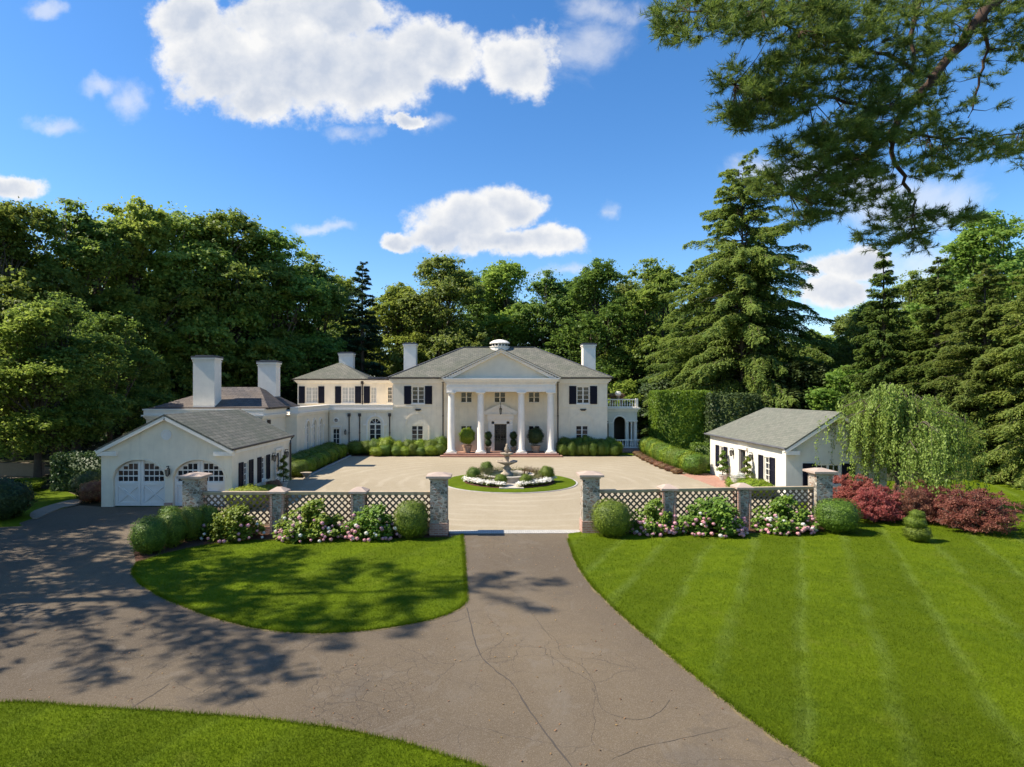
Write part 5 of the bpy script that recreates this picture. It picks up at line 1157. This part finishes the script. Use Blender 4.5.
# front of the house, two rows each side
def row(n, x0, x1, y, r, h, me, lab, group):
    for i in range(n):
        x = x0 + (x1 - x0) * i / max(1, n - 1) + random.uniform(-.14, .14)
        ball('boxwood', random.choice(me), lab % ORDN[i], 'shrub', x, y + random.uniform(-.12, .12), r * random.uniform(.85, 1.22), h * random.uniform(.84, 1.12), group=group)
row(8, -9.9, -4.05, 55.15, .58, 1.05, BRIGHT + BALLS[:1], '%s low boxwood from the left in the front row left of the columns', 'boxwoods left of the columns')  # brighter leaves paint in the sunlight left of the columns
row(9, -12.2, -4.1, 56.2, .78, 1.55, BRIGHT + BALLS[:1], '%s taller boxwood from the left in the back row left of the columns', 'boxwoods left of the columns')
row(8, 7.25, 11.9, 55.2, .52, 1.25, BALLS, '%s low boxwood from the left in the front row right of the columns', 'boxwoods right of the columns')  # darker leaves in these rows paint in the shadow of the portico
row(7, 7.5, 11.6, 56.2, .68, 1.65, BALLS[:2] + BRIGHT[:0], '%s taller boxwood from the left in the back row right of the columns', 'boxwoods right of the columns')
ball('boxwood', BRIGHT[0], 'boxwood at the right end of the house front, sunlight put into its bright green leaves', 'shrub', 12.1, 56.0, .7, 1.35)  # brighter leaves paint in the sun beyond the portico's shadow
# hedge along the left side of the court
for i in range(13):
    t = i / 12; x = -12.95 - .15 * t; y = 41.7 + 13.2 * t
    ball('boxwood', BRIGHT[0] if i % 3 else BALLS[0], '%s bright boxwood from the camera along the left kerb of the gravel court' % ORDN[i], 'shrub', x, y, .62, 1.15, group='boxwoods along the left kerb')
for i in range(12):
    t = i / 11; x = -13.95 - .1 * t; y = 42.1 + 12.8 * t
    ball('boxwood', BALLS[i % 3], '%s boxwood from the camera in the rear row by the arched wall' % ORDN[i], 'shrub', x, y, .66, 1.35, group='boxwoods in the rear row by the arched wall')
# clipped hedge along the right side of the court
hp = smooth_poly([(15.6, 57.5), (15.35, 54.5), (15.0, 51.5), (14.75, 48.5), (14.85, 45.5), (15.05, 43.0)], 3, 0, False)
for i, (x, y) in enumerate(hp[::-1]):
    ball('hedge_shrub', BRIGHT[0] if i % 4 == 1 else BALLS[2 if i % 2 else 0], '%s clipped shrub from the camera in the curved hedge right of the court' % ORDN[i], 'shrub', x, y, .86, 1.6 if i else 1.5, group='curved hedge right of the court')
AZ = ball_mesh(46, 'azalea_leaves', 700, .16, lump=.12); WF = ball_mesh(47, 'white_petals', 500, .2, lump=.15)
for i in range(10):
    t = i / 9; x = 13.82 - .25 * math.sin(t * 3.1) + .35 * t; y = 43.2 + 12.6 * t
    ball('low_azalea', AZ, '%s low rusty mound from the camera in the strip before the curved hedge' % ORDN[i], 'shrub', x, y, .42, .42, group='low rusty mounds before the curved hedge')
def hedge_box(name, label, x0, x1, y0, y1, z1, mat, n, size, lump=.08):
    global rng; rng = np.random.default_rng(int(abs(x0 * 10)) + 5)
    cx, cy = (x0 + x1) / 2, (y0 + y1) / 2; V = []; areas = [((y1 - y0) * z1, 0), ((y1 - y0) * z1, 1), ((x1 - x0) * z1, 2), ((x1 - x0) * z1, 3), ((x1 - x0) * (y1 - y0), 4)]
    tot = sum(a for a, _ in areas); Cs = []; Ns = []
    for a, k in areas:
        m = int(n * a / tot); u = rng.uniform(0, 1, m); v = rng.uniform(0, 1, m); w = rng.normal(size=m) * lump + .06 * np.sin(u * 23) * np.sin(v * 17)
        if k == 0: C = np.stack([x0 - w, y0 + u * (y1 - y0), v * z1], 1); N = [-1, 0, 0]
        if k == 1: C = np.stack([x1 + w, y0 + u * (y1 - y0), v * z1], 1); N = [1, 0, 0]
        if k == 2: C = np.stack([x0 + u * (x1 - x0), y0 - w, v * z1], 1); N = [0, -1, 0]
        if k == 3: C = np.stack([x0 + u * (x1 - x0), y1 + w, v * z1], 1); N = [0, 1, 0]
        if k == 4: C = np.stack([x0 + u * (x1 - x0), y0 + v * (y1 - y0), z1 + w], 1); N = [0, 0, 1]
        Cs.append(C); Ns.append(np.tile(N, (m, 1)).astype(float))
    C = np.concatenate(Cs) - np.array([cx, cy, 0]); a = leaves(C, np.concatenate(Ns), size, 1.5, .8)
    e = .12; bx = np.array([(X, Y, Z) for Z in (0, z1 - e) for X, Y in ((x0 + e - cx, y0 + e - cy), (x1 - e - cx, y0 + e - cy), (x1 - e - cx, y1 - e - cy), (x0 + e - cx, y1 - e - cy))]); fb_ = np.array([(4, 5, 6, 7), (0, 1, 5, 4), (1, 2, 6, 5), (2, 3, 7, 6), (3, 0, 4, 7)])
    o = link(name, fast_mesh(name, *join([a, (bx, fb_)]), mat), None, (cx, cy, 0)); return tag(o, label, 'hedge')
hedge_box('tall_hedge', 'tall block of bright clipped hedge behind the right end of the court', 16.6, 21.8, 57.6, 60.6, 5.9, 'ivy_leaves', 20000, .20, .07)  # lit half of one hedge, sunlight put into the leaf colour
hedge_box('tall_hedge', 'half of the tall hedge block nearer the outbuilding, shade put into its darker leaves', 21.2, 26.0, 56.6, 60.0, 5.6, 'dark_shrub_leaves', 17000, .22, .10)  # same hedge, its shaded half painted with darker leaves
hedge_box('low_hedge', 'low clipped hedge between the curved hedge and the outbuilding', 17.6, 23.5, 50.2, 51.4, 1.5, 'boxwood_leaves', 5000, .14, .04)
ball('boxwood', BALLS[0], 'small round shrub beside the far corner of the outbuilding', 'shrub', 16.9, 45.6, .5, 1.1)
hedge_box('yew_hedge', 'dark clipped yew block left of the garage wall', -25.6, -20.6, 35.4, 37.4, 2.15, 'dark_shrub_leaves', 9000, .16, .06)
for x, y, r, h, me, lb in [(-22.3, 27.9, 1.05, 1.85, DARKB[0], 'dark glossy round shrub at the left edge of the drive'), (-24.4, 29.0, 1.2, 1.5, BRIGHT[0], 'light green shrub half cut by the left edge of the picture'),
                           (-20.9, 32.2, .75, 1.15, AZ, 'rusty pink azalea at the left corner of the garage'), (-21.9, 33.2, .8, 1.5, DARKB[0], 'dark shrub between the yew block and the rusty azalea'),
                           (-12.0, 30.6, 1.05, 1.15, BRIGHT[0], 'bright green mound behind the fence at the corner of the garage'), (-11.9, 33.0, .75, .8, BRIGHT[0], 'second bright mound further along the garage side wall'), (-12.3, 34.9, .5, .8, AZ, 'rusty shrub beneath the garage side window'),
                           (15.2, 33.8, 1.0, 1.0, BRIGHT[0], 'low bright shrub nearest the camera below the outbuilding shutters'), (15.1, 35.4, .85, .95, BRIGHT[0], 'low bright shrub below the outbuilding window, further from the camera'),
                           (-30.5, 35.5, 1.1, .8, BRIGHT[0], 'low light plant patch under the trunks by the lane'), (-27.8, 35.8, 1.3, .7, BRIGHT[0], 'low light plant patch left of the yew block')]:
    ball('shrub', me, lb, 'shrub', x, y, r, h)
# hydrangeas
def hydrangea(seed):
    global rng; rng = np.random.default_rng(seed); k = 46
    d = rand_unit(k); d[:, 2] = np.abs(d[:, 2]); c = d * rng.uniform(.55, .92, k)[:, None] * np.array([1, .8, .85]) + np.array([0, 0, .12]); c[:, 2] = np.maximum(c[:, 2], .1)
    c = np.concatenate([c, c[:20] * [1.05, 1.05, .45]]); V, F = clump_leaves(c, rng.uniform(.15, .30, k + 20), 90, .10, .8, 1.25, .3, .8)
    fl = []
    for i in range(72):
        a = rng.uniform(0, 6.28); e = rng.uniform(.0, .9) ** 1.6; d = np.array([math.cos(a) * math.cos(e), math.sin(a) * math.cos(e) * .85, math.sin(e)])
        if d[1] > .3 : d[1] *= -1
        fl.append(d * rng.uniform(.92, 1.04) * np.array([1, 1, .9]) + np.array([0, 0, .10]))
    return fast_mesh('foliage', V, F, 'hydrangea_leaves'), fl
def head_mesh(mat):
    global rng; rng = np.random.default_rng(9); d = rand_unit(90); a = leaves(d * rng.uniform(.75, 1, 90)[:, None], d * 2, .55, 1.1, .5); b = ball_core(); return fast_mesh('flower_head', *join([a, b]), mat)
def ball_core():
    U, Vv = 8, 6; g = np.array([[math.sin(p) * math.cos(t), math.sin(p) * math.sin(t), math.cos(p)] for p in np.linspace(.02, 3.12, Vv) for t in np.linspace(0, 2 * math.pi, U, endpoint=False)]) * .8
    return g, np.array([[i * U + j, (i + 1) * U + j, (i + 1) * U + (j + 1) % U, i * U + (j + 1) % U] for i in range(Vv - 1) for j in range(U)])
HM = [hydrangea(51), hydrangea(52)]; HEADS = [head_mesh('pink_petals'), head_mesh('white_petals')]
random.seed(8)
HY = [(-10.1, 24.0, 1.20, 1.42, .25, 'leafy hydrangea with few pale flowers, leftmost before the lattice'), (-7.0, 24.1, 1.38, 1.52, .6, 'wide pink flowered hydrangea before the second lattice panel from the left'), (-4.55, 24.15, 1.12, 1.45, .75, 'pink flowered hydrangea left of the dark boxwood globe'),
      (7.0, 24.9, .98, 1.42, .7, 'small pink hydrangea behind the boxwood globe right of the gateway'), (9.45, 24.95, 1.42, 1.62, .9, 'largest hydrangea, heavy with pink flowers, middle of the right fence'), (12.6, 25.3, 1.30, 1.48, .9, 'pink hydrangea before the rightmost lattice panel')]
for i, (x, y, r, h, fl, lb) in enumerate(HY):
    t = thing('hydrangea', lb, 'shrub', (x, y, 0), 'hydrangeas along the fence'); me, heads = HM[i % 2]
    o = link('foliage', me, t); o.scale = (r, r * .85, h); 
    for d in heads[:int(70 * fl)]:
        hd = link('flower_head', HEADS[0 if random.random() < .86 else 1], t); s = random.uniform(.055, .09); sx = -1 if i % 3 == 1 else 1
        hd.location = (d[0] * r * sx, d[1] * r * .85, max(.12, d[2] * h * (.9 if random.random() < .4 else .62))); hd.scale = (s, s, s * .85)
# red maples
def maple_bush(seed, mat, n_br=95, leafn=90, size=.055):
    global rng; rng = np.random.default_rng(seed); random.seed(seed); tb = MB(); cent = []
    for i in range(n_br):
        a = rng.uniform(0, 6.28); e = math.asin(rng.uniform(.05, 1)); L = rng.uniform(.72, 1.0); d = np.array([math.cos(a) * math.cos(e), math.sin(a) * math.cos(e), math.sin(e)])
        tip = d * L * np.array([1, 1, .84]) + np.array([0, 0, .14]); tb.tube([(0, 0, 0), tuple(tip * .5 + rng.normal(size=3) * .04), tuple(tip)], [.022, .012, .004], 4)
        for q_ in (1.0, .82, .64): cent.append(tip * q_ + rng.normal(size=3) * .07)
    cent = np.array(cent); cent[:, 2] = np.maximum(cent[:, 2], .12); V, F = clump_leaves(cent, rng.uniform(.08, .19, len(cent)), leafn, size, .65, 1.9, .2, .4)
    return mkmesh('stems', tb.V, tb.F, 'bark', True, uv=False), fast_mesh('crown', V, F, mat)
MB1, MB2 = maple_bush(61, 'red_leaves'), maple_bush(62, 'bronze_leaves', 110, 70)
for i, (x, y, r, h, mm, lb) in enumerate([(18.5, 30.0, 1.15, 1.75, MB1, 'crimson maple shrub right behind the right end pillar'), (17.75, 27.2, 1.08, 1.62, MB1, 'crimson maple shrub second from the left in the red row'), (19.2, 27.2, 1.0, 1.75, MB2, 'reddish maple shrub in the middle of the red row, behind the tiered topiary'),
                                   (20.6, 27.6, 1.15, 1.75, MB2, 'bronze red maple shrub right of the middle of the red row'), (20.7, 25.4, 1.5, 1.95, MB2, 'widest bronze maple shrub at the right end of the red row')]):
    t = thing('red_maple', lb, 'shrub', (x, y, 0), 'red maple shrubs on the right lawn'); t.scale = (r, r, h); t.rotation_euler = (0, 0, i * 1.1)
    link('stems', mm[0], t); link('crown', mm[1], t)
t = thing('tiered_topiary', 'small three tiered green topiary on the lawn before the red maples', 'shrub', (16.95, 23.6, 0))
o = link('trunk', mkmesh('trunk', *(lambda m: (m.V, m.F))(MB().tube([(0, 0, 0), (0, 0, 1.0)], [.04, .02], 6)), 'bark'), t)
for z, r in ((.0, .46), (.48, .37), (.86, .26)):
    o = link('foliage_tier', BALLS[0], t); o.scale = (r, r, r * .72); o.location = (random.uniform(-.05, .05), 0, z + .03)
# weeping tree
def weeping():
    global rng; rng = np.random.default_rng(66); random.seed(66)
    cx, cy = 21.3, 31.0; root = thing('weeping_tree', 'wide weeping cherry with curtains of pale green leaves before the outbuilding', 'tree', (cx, cy, 0)); tb = MB()
    tb.tube([(0, 0, -.2), (.1, 0, 1.2), (-.1, .1, 2.6), (0, 0, 3.6)], [.24, .17, .15, .12], 8); parts = []
    for i in range(44):
        a = 2 * math.pi * i * .618; Rr = rng.uniform(.8, 4.3) * (1 + .06 * math.sin(3 * a)) * (1 if math.cos(a) < .2 else .98); hz = 6.05 - .125 * Rr ** 2 + rng.normal() * .30; dx, dy = math.cos(a), math.sin(a)
        pts = [Vector((0, 0, 3.2)), Vector((dx * Rr * .3, dy * Rr * .3, hz * .86)), Vector((dx * Rr * .65, dy * Rr * .65, hz)), Vector((dx * Rr, dy * Rr, hz - .45))]; tb.tube(pts, [.07, .045, .025, .012], 5)
        for s in range(13):
            t = rng.uniform(.35, 1.0); seg = min(2, int(t * 3)); p = pts[seg].lerp(pts[seg + 1], t * 3 - seg); p = np.array(p) + np.array([rng.normal() * .38, rng.normal() * .38, .05])
            Ls = min(p[2] - .4, rng.uniform(.7, 5.2) * (.5 + .12 * Rr)); m = int(Ls * 34) + 6; u = rng.uniform(0, 1, m); out = np.array([dx, dy, 0]) * .28
            sway = np.array([rng.normal() * .12, rng.normal() * .12, 0])
            C = p + (out * np.sqrt(u)[:, None]) + sway * u[:, None] + np.array([0, 0, -1]) * (u * Ls)[:, None] + rng.normal(size=(m, 3)) * np.array([.07, .07, .03])
            parts.append(leaves(C, np.tile([dx, dy, .3], (m, 1)), .13, 2.2, .8, np.tile([0, 0, -1.], (m, 1)) + .5 * rand_unit(m)))
            if s % 5 == 0: tb.tube([tuple(p), tuple(p + out + sway - np.array([0, 0, Ls * .9]))], [.008, .003], 3)
    link('trunk', mkmesh('trunk', tb.V, tb.F, 'bark', True, uv=False), root); link('crown', fast_mesh('crown', *join(parts), 'weeping_leaves'), root)
weeping()
# ------------------------------------------------------------------ fountain and island planting
FX, FY = 1.45, 39.6
ft = thing('fountain', 'weathered three tiered stone fountain with a pool in the round island', 'fountain', (FX, FY, 0))
m = MB(); m.lathe([(1.75, .08), (1.75, .42), (1.82, .46), (1.82, .52), (1.5, .52), (1.5, .30), (.1, .28)], (FX, FY, 0), 28); m.build('pool_rim', 'pool_stone', ft)
m = MB(); m.lathe([(1.49, .31), (1.49, .44)], (FX, FY, 0), 28); m.build('water', 'water', ft)
m = MB(); m.lathe([(.42, .30), (.42, .55), (.30, .60), (.22, .70), (.30, .86), (.17, 1.0), (.15, 1.08)], (FX, FY, 0), 14); m.build('pedestal', 'fountain_stone', ft, smooth=True)
m = MB(); m.lathe([(.15, 1.07), (.35, 1.14), (.66, 1.27), (.72, 1.36), (.66, 1.36), (.30, 1.25), (.14, 1.24), (.12, 1.42), (.18, 1.55), (.10, 1.66)], (FX, FY, 0), 18); m.build('lower_basin', 'fountain_stone', ft, smooth=True)
m = MB(); m.lathe([(.10, 1.65), (.24, 1.72), (.42, 1.82), (.46, 1.89), (.40, 1.89), (.18, 1.80), (.09, 1.80), (.08, 1.92)], (FX, FY, 0), 16); m.build('upper_basin', 'fountain_stone', ft, smooth=True)
m = MB(); m.lathe([(.10, 1.90), (.15, 2.0), (.13, 2.12), (.16, 2.22), (.08, 2.32), (.10, 2.40), (.06, 2.48), (.01, 2.50)], (FX, FY, 0), 10); m.tube([(FX, FY, 2.2), (FX + .17, FY - .04, 2.1), (FX + .2, FY - .1, 1.98)], [.05, .04, .03], 6); m.tube([(FX, FY, 2.2), (FX - .15, FY - .03, 2.12), (FX - .12, FY - .1, 2.0)], [.05, .04, .03], 6); m.build('finial_figure', 'fountain_stone', ft, smooth=True)
for x, y, r, h, lb in [(1.0, 37.1, .40, .72, 'round boxwood ball left of the path in the fountain bed'), (2.55, 37.1, .40, .72, 'round boxwood ball right of the path in the fountain bed'), (-.75, 38.7, .46, .95, 'taller round shrub at the left of the fountain bed'), (4.0, 38.9, .48, 1.0, 'taller round shrub at the right of the fountain bed'), (.1, 41.4, .45, 1.0, 'shrub behind the fountain, to its left')]:
    ball('boxwood', BALLS[0], lb, 'shrub', x, y, r, h, group='shrubs of the fountain bed', z=.1)
def scatter_clumps(name, label, cat, centers, mat, n_each, size, rad, flat, kind=None, z=0):
    global rng; rng = np.random.default_rng(len(centers)); c = np.array(centers, float); o0 = c.mean(0)
    V, F = clump_leaves(c - o0, np.full(len(c), rad) * rng.uniform(.7, 1.2, len(c)), n_each, size, flat, 1.4, .1, .9)
    o = link(name, fast_mesh(name, V, F, mat), None, tuple(o0)); return tag(o, label, cat, None, kind)
def arc(a0, a1, r, n, z, jr=.15): return [(IC[0] + (r + random.uniform(-jr, jr)) * math.cos(R(a)), IC[1] + (r + random.uniform(-jr, jr)) * math.sin(R(a)), z) for a in np.linspace(a0, a1, n)]
scatter_clumps('flower_border', 'border of small white flowers along the front left of the fountain bed', 'flowers', arc(178, 258, 2.58, 34, .30, .25), 'white_petals', 120, .10, .30, .6, 'stuff')
scatter_clumps('flower_border', 'border of small white flowers along the front right of the fountain bed', 'flowers', arc(282, 362, 2.58, 34, .30, .25), 'white_petals', 120, .10, .30, .6, 'stuff')
scatter_clumps('flower_border_leaves', 'green leaves of the white flower border round the fountain', 'flowers', arc(170, 258, 2.55, 26, .2) + arc(282, 370, 2.55, 26, .2), 'hydrangea_leaves', 70, .09, .26, .6, 'stuff')
scatter_clumps('sage_planting', 'mixed tawny and green perennials filling the fountain bed', 'plants', arc(120, 245, 2.05, 26, .32) + arc(-65, 60, 2.05, 26, .32) + arc(60, 120, 2.2, 12, .4), 'sage_plants', 90, .11, .34, 1.2, 'stuff')
def spikes(label, centers, mat):
    global rng; rng = np.random.default_rng(4); V = []; 
    for c in centers:
        n = 46; b = np.array(c) + rng.normal(size=(n, 3)) * [.16, .16, 0]; t = b + rng.normal(size=(n, 3)) * [.13, .13, .05] + [0, 0, .72]; w = np.array([.018, 0, 0]); V.append(np.stack([b - w, b + w, t], 1).reshape(-1, 3))
    V = np.concatenate(V); return tag(link('flower_spikes', fast_mesh('flower_spikes', V, np.arange(len(V)).reshape(-1, 3), mat)), label, 'plants', None, 'stuff')
spikes('upright tawny flower spikes left of the fountain', [(x, y, .15) for x, y in [(.35, 40.4), (0, 40.0), (-.4, 40.2), (-.1, 40.8), (.2, 39.6)]], 'sage_plants')
spikes('upright tawny flower spikes right of the fountain', [(x, y, .15) for x, y in [(2.75, 40.4), (3.1, 40.0), (3.4, 40.4), (3.0, 40.9), (3.6, 39.7)]], 'azalea_leaves')

# ------------------------------------------------------------------ pots and topiaries
def pot_profile(h, r): return [(r * .62, 0), (r * .68, .03), (r * .86, h * .5), (r * .98, h * .86), (r * 1.1, h * .88), (r * 1.1, h), (r * .92, h), (r * .9, h * .93)]
def potted(name, label, x, y, z, ph, pr, fol, mat='terracotta'):
    t = thing(name, label, 'potted plant', (x, y, z)); m = MB(); m.lathe(pot_profile(ph, pr), (x, y, z), 16); p = m.build('pot', mat, t, smooth=False)
    m = MB(); m.lathe([(pr * .85, ph * .90), (pr * .85, ph * .96)], (x, y, z), 12); m.build('soil', 'mulch', t)
    for (me, dz, r, h) in fol: o = link('foliage', me, t); o.location = (0, 0, dz); o.scale = (r, r, h / 2)
    return t
PYF = 54.75 + 1.0
for x, lb, me in ((CX - 3.1, 'large round potted shrub between the first and second columns from the left', BRIGHT[0]), (CX + 3.25, 'large dark round potted shrub between the third and fourth columns', DARKB[0])):
    t = potted('potted_shrub', lb, x, PYF, .3, .62, .42, [(me, .78, .72, 1.5)])
for x, lb in ((CX - 1.15, 'slim potted plant left of the front door'), (CX + 1.2, 'slim potted plant right of the front door')):
    t = potted('potted_topiary', lb, x, PYF + .4, .3, .42, .26, [(DARKB[0], .5, .30, .7), (DARKB[0], 1.15, .34, .75)])
def spiral(x, y, h, label):
    t = thing('spiral_topiary', label, 'topiary', (x, y, 0)); m = MB(); m.lathe(pot_profile(.38, .27), (x, y, 0), 14); m.build('pot', 'urn_stone', t); m = MB(); m.tube([(x, y, .2), (x, y, h)], [.03, .015], 6); m.build('trunk', 'bark', t)
    global rng; rng = np.random.default_rng(3); c = []; rr = []
    for k in range(46):
        s = k / 45; a = s * 3.2 * 2 * math.pi; r = .26 * (1 - s * .75); c.append((r * math.cos(a), r * math.sin(a), .50 + s * (h - .55))); rr.append(.27 * (1 - s * .6))
    V, F = clump_leaves(np.array(c), np.array(rr), 90, .06, .8, 1.4, .2); link('foliage', fast_mesh('foliage', V, F, 'boxwood_leaves'), t)
spiral(15.85, 40.0, 2.0, 'spiral topiary left of the outbuilding door'); spiral(15.85, 36.3, 2.0, 'spiral topiary right of the outbuilding door'); spiral(-12.4, 36.9, 2.0, 'spiral topiary at the garage side door')
t = thing('garden_urn', 'pale stone urn on a pedestal before the outbuilding door', 'urn', (14.75, 35.0, 0)); m = MB(); m.box(14.42, 15.08, 34.67, 35.33, .02, .30); m.lathe([(.2, .3), (.12, .4), (.12, .46), (.34, .66), (.42, .92), (.46, .96), (.40, .97), (.34, .85)], (14.75, 35, 0), 16); m.build('bowl', 'urn_stone', t)
o = link('flowers', WF, t); o.scale = (.36, .36, .2); o.location = (0, 0, .86)
t = thing('garden_urn', 'small dark stone planter at the near end of the left hedge', 'urn', (-12.1, 40.6, 0)); m = MB(); m.lathe([(.26, .0), (.2, .08), (.14, .16), (.32, .42), (.38, .46), (.30, .46)], (-12.1, 40.6, 0), 14); m.build('bowl', 'fountain_stone', t)

# ------------------------------------------------------------------ grass blades on the near lawns
def in_poly(x, y, poly):
    inside = np.zeros(len(x), bool); n = len(poly); px = np.array([p[0] for p in poly]); py = np.array([p[1] for p in poly]); j = n - 1
    for i in range(n):
        c = ((py[i] > y) != (py[j] > y)) & (x < (px[j] - px[i]) * (y - py[i]) / (py[j] - py[i] + 1e-12) + px[i]); inside ^= c; j = i
    return inside
rng = np.random.default_rng(99); Vg = []
for pl, n in ((left_lawn, 170000), (right_lawn, 620000), (bottom_lawn, 240000)):
    xs = [p[0] for p in pl]; ys = [p[1] for p in pl]
    y0, y1 = max(7.5, min(ys)), min(34, max(ys)); yy = 1 / rng.uniform(1 / y1, 1 / y0, n); lim = .95 * yy + 1
    xx = rng.uniform(-1, 1, n) * lim; k = in_poly(xx, yy, pl) & (xx > min(xs)) & (xx < max(xs)); xx, yy = xx[k], yy[k]; m_ = len(xx)
    sc = np.clip(yy / 14, .8, 2.0); a = rng.uniform(0, 6.28, m_); w = .0055 * sc; h = .042 * rng.uniform(.5, 1.35, m_) * (.8 + .3 * sc * .6)
    tip = np.stack([xx + rng.normal(size=m_) * .022 * sc, yy + rng.normal(size=m_) * .022 * sc, LAWN_Z + h], 1); bx_ = np.stack([np.cos(a) * w, np.sin(a) * w, np.zeros(m_)], 1); b0 = np.stack([xx, yy, np.full(m_, LAWN_Z)], 1)
    Vg.append(np.stack([b0 - bx_, b0 + bx_, tip], 1).reshape(-1, 3))
Vg = np.concatenate(Vg); print('blades', len(Vg) // 3)
tag(link('grass', fast_mesh('grass', Vg, np.arange(len(Vg)).reshape(-1, 3), 'blades')), 'short mown grass blades of the front lawns', 'grass', None, 'stuff')
# longer tufts where the turf meets the asphalt
rng = np.random.default_rng(5); E = []
for pl in (left_lawn, right_lawn, bottom_lawn):
    for i in range(len(pl)):
        b, c = pl[i], pl[(i + 1) % len(pl)]; Ls = math.dist(b, c)
        if Ls > 14 or min(b[1], c[1]) > 24: continue
        n = int(Ls * 420); t = rng.uniform(0, 1, n); E.append(np.stack([b[0] + (c[0] - b[0]) * t, b[1] + (c[1] - b[1]) * t], 1) + rng.normal(size=(n, 2)) * .035)
E = np.concatenate(E); n = len(E); a = rng.uniform(0, 6.28, n); w = .006; b0 = np.stack([E[:, 0], E[:, 1], np.full(n, .012)], 1); bx_ = np.stack([np.cos(a) * w, np.sin(a) * w, np.zeros(n)], 1)
tip = b0 + np.concatenate([rng.normal(size=(n, 2)) * .035, rng.uniform(.04, .10, (n, 1))], 1); Vg = np.stack([b0 - bx_, b0 + bx_, tip], 1).reshape(-1, 3)
tag(link('grass_edge', fast_mesh('grass_edge', Vg, np.arange(len(Vg)).reshape(-1, 3), 'blades')), 'longer grass tufts along the edges of the asphalt', 'grass', None, 'stuff')
# a few clippings and leaves blown on the drive
rng = np.random.default_rng(12); n = 900; yy = rng.uniform(9, 24, n); xx = rng.uniform(-16, 8, n); k = in_poly(xx, yy, drive) & ~in_poly(xx, yy, left_lawn) & ~in_poly(xx, yy, right_lawn) & ~in_poly(xx, yy, bottom_lawn)
C = np.stack([xx[k], yy[k], np.full(k.sum(), .02)], 1); V, F = leaves(C, np.tile([0, 0, 1.], (len(C), 1)), .05, 1.6, .4)
tag(link('leaf_litter', fast_mesh('leaf_litter', V, F, 'azalea_leaves')), 'scattered dry leaves and clippings on the asphalt', 'leaves', None, 'stuff')
